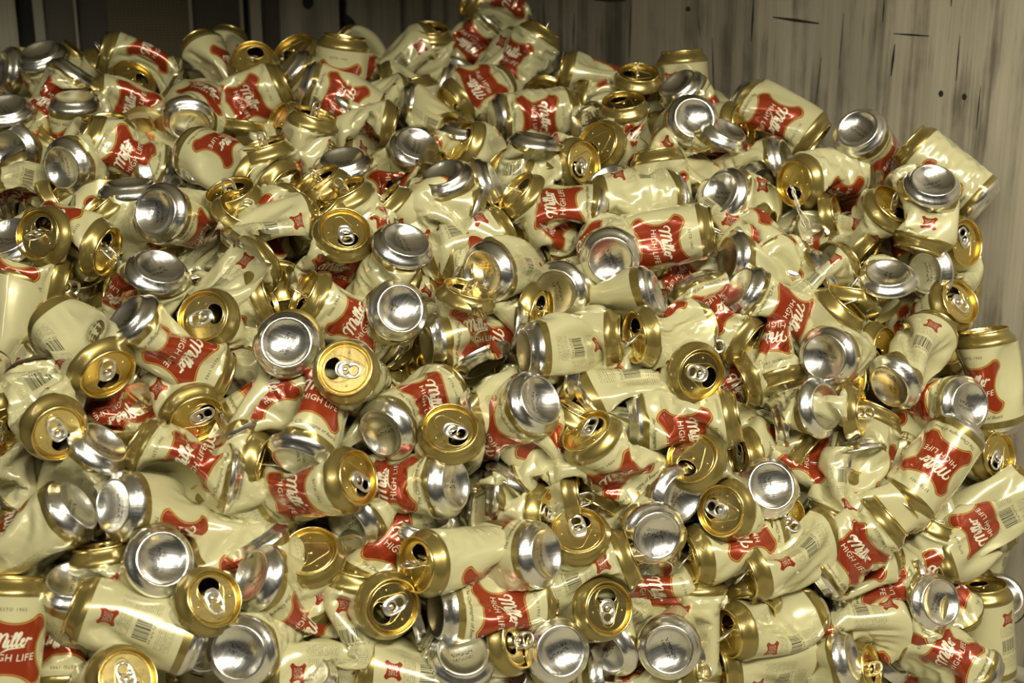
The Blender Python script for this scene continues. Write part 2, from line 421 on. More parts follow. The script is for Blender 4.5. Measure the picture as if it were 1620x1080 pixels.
def oval(a, e):
    return (Matrix.Rotation(a, 3, 'Z') @ Matrix(((1 + e, 0, 0), (0, 1 - e, 0), (0, 0, 1))) @ Matrix.Rotation(-a, 3, 'Z'))
def end_pose(s):
    H = Z1 - Z0; L = s['L'] * H; b = math.radians(s['bend']); d = math.radians(s['bdir'])
    e = Vector((math.cos(d), math.sin(d), 0.0)); ax = Vector((-e[1], e[0], 0.0))
    off = Vector((0, 0, L)) if abs(b) < 1e-3 else e * (L / b) * (1 - math.cos(b)) + Vector((0, 0, 1)) * (L / b) * math.sin(b)
    off = off + Vector((s['shear'][0], s['shear'][1], 0))
    return Matrix.Rotation(b, 3, ax) @ Matrix.Rotation(math.radians(s['twist']), 3, 'Z'), off

BEND = ((2, .05), (4, .12)); BEND_END = .35
def crush_all(specs, plugs=None, balls=None, planes=None):
    """specs: list of dict(L, bend, bdir, shear, twist, dents, seed) -> (positions (N,NV,NU,3), end rotation, end offset) in mm, base frame"""
    N = len(specs)
    th = 2 * np.pi * np.arange(NU) / NU; z = np.linspace(0, Z1 - Z0, NV); H = Z1 - Z0
    ring = np.stack([R0 * np.cos(th), R0 * np.sin(th), 0 * th], -1)
    P = np.zeros((N, NV, NU, 3)); P[:] = ring[None, None]; P[..., 2] = z[None, :, None]
    rest = P[0].copy()
    du = np.linalg.norm(rest[0, 1] - rest[0, 0]); dv = H / (NV - 1); dd = math.hypot(du, dv)
    ends = []
    rng = np.random.RandomState(7)
    ringB = np.stack([ring @ np.array(oval(*s.get('eb', (0, 0)))).T for s in specs]); ringT = np.stack([ring @ np.array(oval(*s.get('et', (0, 0)))).T for s in specs])
    f_ = (z / H)[None, :, None, None]
    P += (ringB[:, None] - ring) * (1 - f_) + (ringT[:, None] - ring) * f_
    for s in specs:
        L = s['L'] * H; b = math.radians(s['bend']); d = math.radians(s['bdir'])
        e = np.array([math.cos(d), math.sin(d), 0.0]); ax = (-e[1], e[0], 0.0)
        # arc of length L bent by b towards e
        off = np.array([0, 0, L]) if abs(b) < 1e-3 else e * (L / b) * (1 - math.cos(b)) + np.array([0, 0, 1.0]) * (L / b) * math.sin(b)
        off = off + np.array(s['shear'] + (0,), float)
        ends.append((Vector(ax), b, math.radians(s['twist']), off))
    STEPS = 64
    # dents: (theta, z fraction, radius, depth, pointed)
    ND = max([len(s['dents']) for s in specs] + [1])
    D = np.zeros((N, ND, 5)); D[..., 2] = 1e-3; D[..., 3] = -50
    for i, s in enumerate(specs):
        for j, q in enumerate(s['dents']): D[i, j] = q
    noise = rng.normal(0, 0.05, P.shape); noise[:, 0] = 0; noise[:, -1] = 0
    P += noise
    erad = np.stack([np.cos(th), np.sin(th)], -1)
    def solve(a, bidx, rl, k, W):
        A = P[a]; B = P[bidx]; d = B - A; l = np.sqrt((d * d).sum(-1, keepdims=True)) + 1e-9
        wa = W[a[1]] if False else None
        c = d * ((l - rl) / l * 0.5 * k)
        P[a] = A + c; P[bidx] = B - c
    jj = np.arange(NU)
    Rf = np.zeros((N, 3, 3)); Of = np.zeros((N, 3))
    for st in range(STEPS + 14):
        t = min(1.0, (st + 1) / STEPS)
        for i, (ax, b, tw, off) in enumerate(ends):
            Rm = Matrix.Rotation(b * t, 3, ax) @ Matrix.Rotation(tw * t, 3, 'Z'); Rf[i] = np.array(Rm)
            Of[i] = np.array([0, 0, H]) * (1 - t) + off * t
        top = np.einsum('nij,nuj->nui', Rf, ringT) + Of[:, None]
        # carry the interior along with the moving end by interpolated increments
        if st < STEPS:
            P[:, 1:-1] += (top - P[:, -1])[:, None] * (z[1:-1] / H)[None, :, None, None]
        for it in range(7):
            P[:, 0] = ringB; P[:, -1] = top
            if plugs is not None and it in (1, 5) and t > 0.3:
                I = P[:, 1:-1].reshape(N, -1, 3)
                g = min(1.0, (t - .3) / .6)
                for m in range(plugs.shape[1]):
                    c = plugs[:, m, 0:3]; a = plugs[:, m, 3:6]; hh = plugs[:, m, 6]; rr = plugs[:, m, 7]
                    w = I - c[:, None]; zz = np.einsum('nkj,nj->nk', w, a); rv = w - zz[..., None] * a[:, None]
                    rl = np.sqrt((rv * rv).sum(-1)) + 1e-9
                    pr = rr[:, None] * g - rl; pz = hh[:, None] * g - np.abs(zz)
                    ins = (pr > 0) & (pz > 0); rad = ins & (pr < pz * 1.5); axi = ins & ~rad
                    I += rv / rl[..., None] * (pr * rad * .7)[..., None] + a[:, None] * (np.sign(zz) * pz * axi * .7)[..., None]
                for m in range(balls.shape[1]):
                    w = I - balls[:, m, None, :3]; l = np.sqrt((w * w).sum(-1)) + 1e-9
                    I += w / l[..., None] * (np.maximum(0, balls[:, m, 3][:, None] * g - l) * .5)[..., None]
                for m in range(planes.shape[1]):
                    q = np.einsum('nkj,nj->nk', I, planes[:, m, :3]) - planes[:, m, 3][:, None]
                    I += planes[:, m, None, :3] * np.maximum(0, -q)[..., None]
                P[:, 1:-1] = I.reshape(N, NV - 2, NU, 3)
            # along the can
            for par in (0, 1):
                a = slice(par, NV - 1, 2); c = slice(par + 1, NV, 2)
                A = P[:, a][:, :len(range(*c.indices(NV)))]; B = P[:, c]
                d = B - A; l = np.sqrt((d * d).sum(-1, keepdims=True)) + 1e-9; q = d * ((l - dv) / l * .5)
                P[:, par:NV - 1:2][:, :B.shape[1]] += q; P[:, c] -= q
            # round the can
            for par in (0, 1):
                ia = jj[par::2]; ib = (ia + 1) % NU
                d = P[:, :, ib] - P[:, :, ia]; l = np.sqrt((d * d).sum(-1, keepdims=True)) + 1e-9; q = d * ((l - du) / l * .5)
                P[:, :, ia] += q; P[:, :, ib] -= q
            # both diagonals
            for sgn in (1, -1):
                for par in (0, 1):
                    r0 = np.arange(par, NV - 1, 2)
                    Q = np.roll(P[:, r0 + 1], -sgn, axis=2); A = P[:, r0]
                    d = Q - A; l = np.sqrt((d * d).sum(-1, keepdims=True)) + 1e-9; q = d * ((l - dd) / l * .45)
                    P[:, r0] = A + q; P[:, r0 + 1] -= np.roll(q, sgn, axis=2)
            # bending, short and long reach
            for m_, kb in BEND:
                if st > STEPS * .75: kb = kb * BEND_END
                B = np.roll(P, -m_, 2); d = B - P; l = np.sqrt((d * d).sum(-1, keepdims=True)) + 1e-9
                q = d * ((l - 2 * R0 * math.sin(math.pi * m_ / NU)) / l * .5 * kb)
                P += q - np.roll(q, m_, 2)
                A = P[:, :-m_]; B = P[:, m_:]; d = B - A; l = np.sqrt((d * d).sum(-1, keepdims=True)) + 1e-9; q = d * ((l - m_ * dv) / l * .5 * kb)
                q2 = q.copy(); P[:, :-m_] += q2; P[:, m_:] -= q2
            if it % 3 == 0:
                # walls may not pass through each other
                C = P.mean(2, keepdims=True)
                f = (z / H)[None, :, None]
                R3 = Rf[:, None, :, :] * f[..., None] + np.eye(3)[None, None] * (1 - f[..., None])
                E = np.einsum('nvij,uj->nvui', R3, np.concatenate([erad, np.zeros((NU, 1))], 1))
                dt = ((P - C) * E).sum(-1, keepdims=True)
                P += E * np.maximum(0, 1.2 - dt) * 0.5
                # dents pressed in
                for j in range(ND):
                    dj = D[:, j]; zc = dj[:, 1]
                    base = Of * zc[:, None]
                    Rz = np.einsum('nij,nj->ni', Rf * zc[:, None, None] + np.eye(3)[None] * (1 - zc[:, None, None]), np.stack([np.cos(dj[:, 0]), np.sin(dj[:, 0]), 0 * zc], -1))
                    cen = base + Rz * (R0 + dj[:, 2] - dj[:, 3] * min(1, t * 1.5))[:, None]
                    w = P[:, 1:-1] - cen[:, None, None]; l = np.sqrt((w * w).sum(-1, keepdims=True)) + 1e-9
                    pen = np.maximum(0, dj[:, 2][:, None, None, None] - l)
                    P[:, 1:-1] += w / l * pen * 0.8
    P[:, 0] = ringB; P[:, -1] = top
    return P, Rf, Of

def catmull_v(A):           # double the rows along axis 0
    n = A.shape[0]; idx = np.arange(n - 1)
    p0 = A[np.maximum(idx - 1, 0)]; p1 = A[idx]; p2 = A[idx + 1]; p3 = A[np.minimum(idx + 2, n - 1)]
    mid = (-p0 + 9 * p1 + 9 * p2 - p3) / 16
    out = np.empty((2 * n - 1,) + A.shape[1:]); out[::2] = A; out[1::2] = mid
    return out
def catmull_u(A):           # double the columns, closed loop
    mid = (-np.roll(A, 1, 1) + 9 * A + 9 * np.roll(A, -1, 1) - np.roll(A, -2, 1)) / 16
    out = np.empty((A.shape[0], A.shape[1] * 2, 3)); out[:, ::2] = A; out[:, 1::2] = mid
    return out

def body_mesh(G, Rm, Of, star, lettered, fine=True, et=(0, 0)):
    """G (NV,NU,3) crushed grid in mm; star = angle of the badge on the can (radians)"""
    A = catmull_u(catmull_v(G)) if fine else G
    nu = A.shape[1]; th = 2 * np.pi * np.arange(nu) / nu
    zs = list(np.linspace(Z0, Z1, A.shape[0]))
    rows = [A]
    for zz, r in NECK if fine else NECK[2::2]:
        q = np.stack([r * np.cos(th), r * np.sin(th), np.full(nu, zz - LZ)], -1)
        rows.append((q @ np.array(oval(*et)).T @ Rm.T + Of)[None]); zs.append(zz)
    A = np.concatenate(rows, 0); zs = np.array(zs); nv = A.shape[0]
    V = A.reshape(-1, 3)
    i = np.arange(nv - 1)[:, None]; j = np.arange(nu)[None]
    a = i * nu + j; b = i * nu + (j + 1) % nu; c = (i + 1) * nu + (j + 1) % nu; d = (i + 1) * nu + j
    F = np.stack([a, b, c, d], -1).reshape(-1, 4)
    # uv per loop : u = angle from the badge, 0.5 = badge centre
    u0 = (th - star) / (2 * np.pi) + 0.5
    ul = np.broadcast_to(np.stack([u0, u0 + 1 / nu, u0 + 1 / nu, u0], -1)[None], (nv - 1, nu, 4)).copy()
    sh = np.floor(ul[..., :1].mean(-1, keepdims=True)); ul = ul - sh
    vl = np.broadcast_to(np.stack([zs[:-1], zs[:-1], zs[1:], zs[1:]], -1)[:, None] / 122.0, (nv - 1, nu, 4))
    UV = np.stack([ul, vl], -1).reshape(-1, 2)
    mi = np.zeros(len(F), np.int32)
    allV = [V]; tris = []; tmi = []
    if lettered:
        du = np.roll(A, -1, 1) - np.roll(A, 1, 1); dvv = np.gradient(A, axis=0)
        Nn = np.cross(du, dvv); Nn /= np.linalg.norm(Nn, axis=-1, keepdims=True) + 1e-9
        off = len(V)
        for TV, TF, m in ((WV, WF, 1), (OV, OF, 2)):
            fu = ((TV[:, 0] / R0 + star) % (2 * np.pi)) / (2 * np.pi) * nu
            fv = np.interp(TV[:, 1], zs, np.arange(nv))
            iu = np.floor(fu).astype(int) % nu; iv = np.clip(np.floor(fv).astype(int), 0, nv - 2)
            tu = (fu - np.floor(fu))[:, None]; tv = (fv - iv)[:, None]
            def bil(M): return (M[iv, iu] * (1 - tu) + M[iv, (iu + 1) % nu] * tu) * (1 - tv) + (M[iv + 1, iu] * (1 - tu) + M[iv + 1, (iu + 1) % nu] * tu) * tv
            allV.append(bil(A) + bil(Nn) * 0.28)
            for f in TF: tris.append([q + off for q in f]); tmi.append(m)
            off += len(TV)
    V = np.concatenate(allV) / 1000.0
    me = bpy.data.meshes.new('can_body')
    nF = len(F); nl = nF * 4 + sum(len(t) for t in tris)
    me.vertices.add(len(V)); me.vertices.foreach_set('co', V.astype(np.float32).ravel())
    me.loops.add(nl); me.polygons.add(nF + len(tris))
    lv = np.concatenate([F.ravel()] + ([np.concatenate([np.array(t) for t in tris])] if tris else [])).astype(np.int32)
    me.loops.foreach_set('vertex_index', lv)
    ln = np.array([4] * nF + [len(t) for t in tris], np.int32); stt = np.concatenate([[0], np.cumsum(ln)[:-1]]).astype(np.int32)
    me.polygons.foreach_set('loop_start', stt); me.polygons.foreach_set('loop_total', ln)
    me.polygons.foreach_set('use_smooth', np.ones(len(ln), bool))
    me.polygons.foreach_set('material_index', np.concatenate([mi, np.array(tmi, np.int32)]))
    uvl = me.uv_layers.new(name='UVMap'); full = np.zeros((nl, 2), np.float32); full[:nF * 4] = UV
    uvl.data.foreach_set('uv', full.ravel())
    me.materials.append(M_PRINT); me.materials.append(M_LETTER); me.materials.append(M_INK)
    me.update(calc_edges=True); me.validate()
    if fine: me.set_sharp_from_angle(angle=math.radians(30))
    return me

# ------------------------------------------------------------------ walls and floor
def wood_mat(name, lo, hi, streak=1.0):
    m, nt, b = new_mat(name); k = NB(nt)
    tc = k.node('ShaderNodeTexCoord')
    def noise(sc, det, rough=.6):
        mp = k.node('ShaderNodeMapping'); mp.inputs['Scale'].default_value = sc; k.link(tc.outputs['Object'], mp.inputs[0])
        n = k.node('ShaderNodeTexNoise'); n.inputs['Scale'].default_value = 1; n.inputs['Detail'].default_value = det; n.inputs['Roughness'].default_value = rough
        k.link(mp.outputs[0], n.inputs['Vector']); return n.outputs[0]
    fine = noise((240, 240, 5.0), 4); mid = noise((45, 45, 1.6), 5); big = noise((7, 7, 2.2), 3); patch = noise((14, 14, 6), 4)
    v = k.math('ADD', k.math('MULTIPLY', fine, 0.30), k.math('ADD', k.math('MULTIPLY', mid, 0.45), k.math('MULTIPLY', big, 0.35)))
    c = k.mix(k.math('MULTIPLY_ADD', v, 2.2, -0.65, clamp=True), lo, hi)
    dark = k.math('MULTIPLY', k.step(k.math('ADD', k.math('MULTIPLY', mid, .6), k.math('MULTIPLY', patch, .4)), 0.44, .10), 1.0)
    c = k.mix(k.math('MULTIPLY', k.math('SUBTRACT', 1.0, dark), 0.55 * streak), c, tuple(q * .38 for q in lo))
    k.link(c, b.inputs['Base Color']); b.inputs['Roughness'].default_value = 0.62
    bp = k.node('ShaderNodeBump'); bp.inputs['Strength'].default_value = .25; bp.inputs['Distance'].default_value = .002
    k.link(v, bp.inputs['Height']); k.link(bp.outputs[0], b.inputs['Normal'])
    return m
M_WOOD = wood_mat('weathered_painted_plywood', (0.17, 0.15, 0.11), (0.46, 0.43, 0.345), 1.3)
M_BOARD = wood_mat('pale_weathered_board', (0.16, 0.145, 0.11), (0.32, 0.30, 0.235), .8)
M_GREY = mat_flat('grey_metal_frame', (0.09, 0.085, 0.068), 0.35, 0.5)
M_DARKP = mat_flat('dark_panel', (0.045, 0.042, 0.03), 0.4, 0.2)
M_CEIL = mat_flat('pale_painted_roof', (0.68, 0.66, 0.58), 0.6)
M_BLACK = mat_flat('dark_gap', (0.012, 0.011, 0.008), 0.8)
M_STRIP = mat_flat('pale_strip', (0.24, 0.225, 0.17), 0.4, 0.2)
M_FLOOR = wood_mat('scuffed_painted_floor', (0.28, 0.26, 0.18), (0.44, 0.41, 0.31), .3)
m_, nt_, b_ = new_mat('brown_wire_grille'); M_GRILLE = m_; k_ = NB(nt_)
tc_ = k_.node('ShaderNodeTexCoord'); s_ = k_.node('ShaderNodeSeparateXYZ'); k_.link(tc_.outputs['Object'], s_.inputs[0])
gx = k_.step(k_.math('SINE', k_.math('MULTIPLY', s_.outputs[0], 2 * math.pi / .006)), .3, .5); gz = k_.step(k_.math('SINE', k_.math('MULTIPLY', s_.outputs[2], 2 * math.pi / .0045)), .2, .5)
k_.link(k_.mix(k_.math('MAXIMUM', k_.math('MULTIPLY', gx, .5), gz), (0.035, 0.027, 0.012), (0.10, 0.078, 0.036)), b_.inputs['Base Color']); b_.inputs['Roughness'].default_value = .6

def box_obj(name, x0, x1, y0, y1, z0, z1, mat, M=None, kind='structure', parent=None):
    V = [(x, y, z) for x in (x0, x1) for y in (y0, y1) for z in (z0, z1)]
    Fc = [(0, 1, 3, 2), (4, 6, 7, 5), (0, 4, 5, 1), (2, 3, 7, 6), (0, 2, 6, 4), (1, 5, 7, 3)]
    me = mesh_from(name, V, Fc, [mat], smooth=False)
    o = bpy.data.objects.new(name, me); COL.objects.link(o)
    if M is not None: o.matrix_world = M
    if parent is None: o['kind'] = kind
    return o
# right wall: runs obliquely from the far corner forward to the right
CX, CY = -0.229, 2.513
def wall_frame(x, y, ang):
    return Matrix.Translation((x, y, 0)) @ Matrix.Rotation(ang, 4, 'Z')
MR = wall_frame(CX, CY, math.radians(-45))
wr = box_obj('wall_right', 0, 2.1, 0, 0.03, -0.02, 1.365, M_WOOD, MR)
ML = wall_frame(CX, CY, math.radians(180) + math.atan(0.35))       # local x runs to the left from the corner, local -y faces out
wl = box_obj('wall_back', -0.03, 2.8, -0.03, 0.0, -0.02, 1.365, M_GREY, ML)
fl = box_obj('floor', -2.9, 1.9, 0.2, 3.0, -0.06, 0.0, M_FLOOR)
ce = box_obj('unseen_ceiling', -2.9, 1.9, 0.95, 3.0, 1.365, 1.415, M_CEIL)  # unseen roof, added with its front edge placed to shade the back wall
# hit a pixel on one of the two walls, in the wall's own coordinates
def on_wall(M, px, py, face=0.0):
    f = (CF + CR * ((px - 810) / FPX) + CU * ((540 - py) / FPX)); Mi = M.inverted()
    o = Mi @ CP; d = Mi.to_3x3() @ f; t = (face - o.y) / d.y
    return o + d * t
# plywood sheets tinted darker towards the far corner, shade painted into their colour; seams where the photo shows them
def board_shade_tints(m, edges, tints):
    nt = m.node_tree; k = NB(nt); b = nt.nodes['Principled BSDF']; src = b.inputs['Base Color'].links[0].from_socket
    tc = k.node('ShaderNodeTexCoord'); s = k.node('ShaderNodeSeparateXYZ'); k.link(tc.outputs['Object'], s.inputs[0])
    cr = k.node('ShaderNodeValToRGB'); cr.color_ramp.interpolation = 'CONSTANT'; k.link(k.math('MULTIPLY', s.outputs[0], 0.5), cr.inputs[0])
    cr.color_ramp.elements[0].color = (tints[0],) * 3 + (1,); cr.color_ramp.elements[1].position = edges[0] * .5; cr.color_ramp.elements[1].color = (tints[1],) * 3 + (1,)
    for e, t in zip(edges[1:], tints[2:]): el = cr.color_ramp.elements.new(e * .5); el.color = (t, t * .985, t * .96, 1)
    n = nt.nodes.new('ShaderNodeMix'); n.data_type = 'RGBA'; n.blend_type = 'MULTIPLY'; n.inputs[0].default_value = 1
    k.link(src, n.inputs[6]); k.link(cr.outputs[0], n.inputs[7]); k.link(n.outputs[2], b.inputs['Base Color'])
board_shade_tints(M_WOOD, [on_wall(MR, q, 30).x for q in (720, 782, 909, 999, 1127, 1192, 1300, 1400)], [.62, .72, .55, .46, .66, .62, .86, .80, 1.0])
def add_marks(obj, M, items, mat, face, sgn):
    """shallow dark cracks, knots and nail holes set in the wall's own mesh"""
    me = obj.data; bm = bmesh.new(); bm.from_mesh(me); me.materials.append(mat); mi = len(me.materials) - 1
    for it in items:
        pts = [on_wall(M, x, y, face) for x, y in it]
        vs = [bm.verts.new((p.x, face + sgn * 0.0006, p.z)) for p in pts]
        fc = bm.faces.new(vs); fc.material_index = mi
    bm.to_mesh(me); bm.free()
def crack(x0, y0, x1, y1, w):
    l = math.hypot(x1 - x0, y1 - y0); nx, ny = -(y1 - y0) / l * w / 2, (x1 - x0) / l * w / 2
    mx, my = (x0 + x1) / 2, (y0 + y1) / 2
    return [(x0 + nx * .3, y0 + ny * .3), (mx + nx, my + ny), (x1 + nx * .4, y1 + ny * .4), (x1 - nx * .4, y1 - ny * .4), (mx - nx, my - ny), (x0 - nx * .3, y0 - ny * .3)]
def oval_px(x, y, rx, ry): return [(x + rx * math.cos(a), y + ry * math.sin(a)) for a in [2 * math.pi * i / 14 for i in range(14)]]
marks = [crack(1400, -5, 1397, 35, 2.2), crack(1416, 70, 1410, 120, 4), crack(1414, 53, 1471, 57, 3), crack(1223, 27, 1296, 37, 5), crack(1193, -5, 1189, 65, 3.5),
         crack(1519, 56, 1513, 128, 2), crack(1552, 136, 1545, 204, 2), crack(1506, -5, 1505, 10, 2), oval_px(1489, 148, 3.8, 5.2), oval_px(1526, 153, 3.8, 5.2), oval_px(1089, 14, 4, 4),
         crack(999, -5, 996, 92, 2.4), crack(909, 20, 907, 78, 2.2), crack(940, 0, 990, 1, 5), crack(860, 0, 862, 60, 2), crack(1127, 60, 1130, 160, 2), crack(1105, 25, 1108, 60, 1.5), crack(1300, 90, 1290, 170, 1.6), crack(1335, 20, 1328, 110, 1.5)]
add_marks(wr, MR, marks, M_BLACK, 0.0, -1)
# boards, frames and gaps of the back wall, each by its edges on view
def strip(name, px0, px1, mat, face, thick=.02, z0=0.0, z1=1.36):
    a = on_wall(ML, px0, 40, face).x; b = on_wall(ML, px1, 40, face).x
    lo, hi = min(a, b), max(a, b)
    return box_obj(name, lo, hi, face, face + thick, z0, z1, mat, ML)
n = 1
for px0, px1, mat, face in [(-900, 27, M_BOARD, .05), (27, 54, M_BLACK, .01), (54, 70, M_STRIP, .05), (70, 118, M_GREY, .03), (118, 122, M_STRIP, .055), (122, 170, M_DARKP, .03), (170, 298, M_GRILLE, .03),
                            (298, 303, M_STRIP, .05), (303, 378, M_DARKP, .04), (378, 383, M_STRIP, .05), (383, 394, M_BLACK, .02), (394, 411, M_STRIP, .06), (411, 440, M_GREY, .03), (440, 533, M_BOARD, .04),
                            (533, 546, M_BLACK, .01), (546, 640, M_BOARD, .03)]:
    strip('trim_%d' % n, px0, px1, mat, face); n += 1
o = bpy.data.objects['trim_14']; add_marks(o, ML, [oval_px(487, 2, 9, 13)], M_BLACK, .06, 1)
o = bpy.data.objects['trim_16']; add_marks(o, ML, [[(546, 20), (560, 32), (598, 130), (546, 130)]], M_BLACK, .05, 1)
# raised weld bead where the wall meets the floor
bead = bmesh.new(); VB, FB = [], []
tube([(q * .05, -0.006 - .003 * math.sin(q * 2.3), 0.006 + .002 * math.sin(q * 3.1)) for q in range(42)], 0.011, VB, FB, closed=False, n=8)
me = mesh_from('trim_%d' % n, VB, FB, [M_FLOOR]); o = bpy.data.objects.new('trim_%d' % n, me); COL.objects.link(o); o.matrix_world = MR; o['kind'] = 'structure'

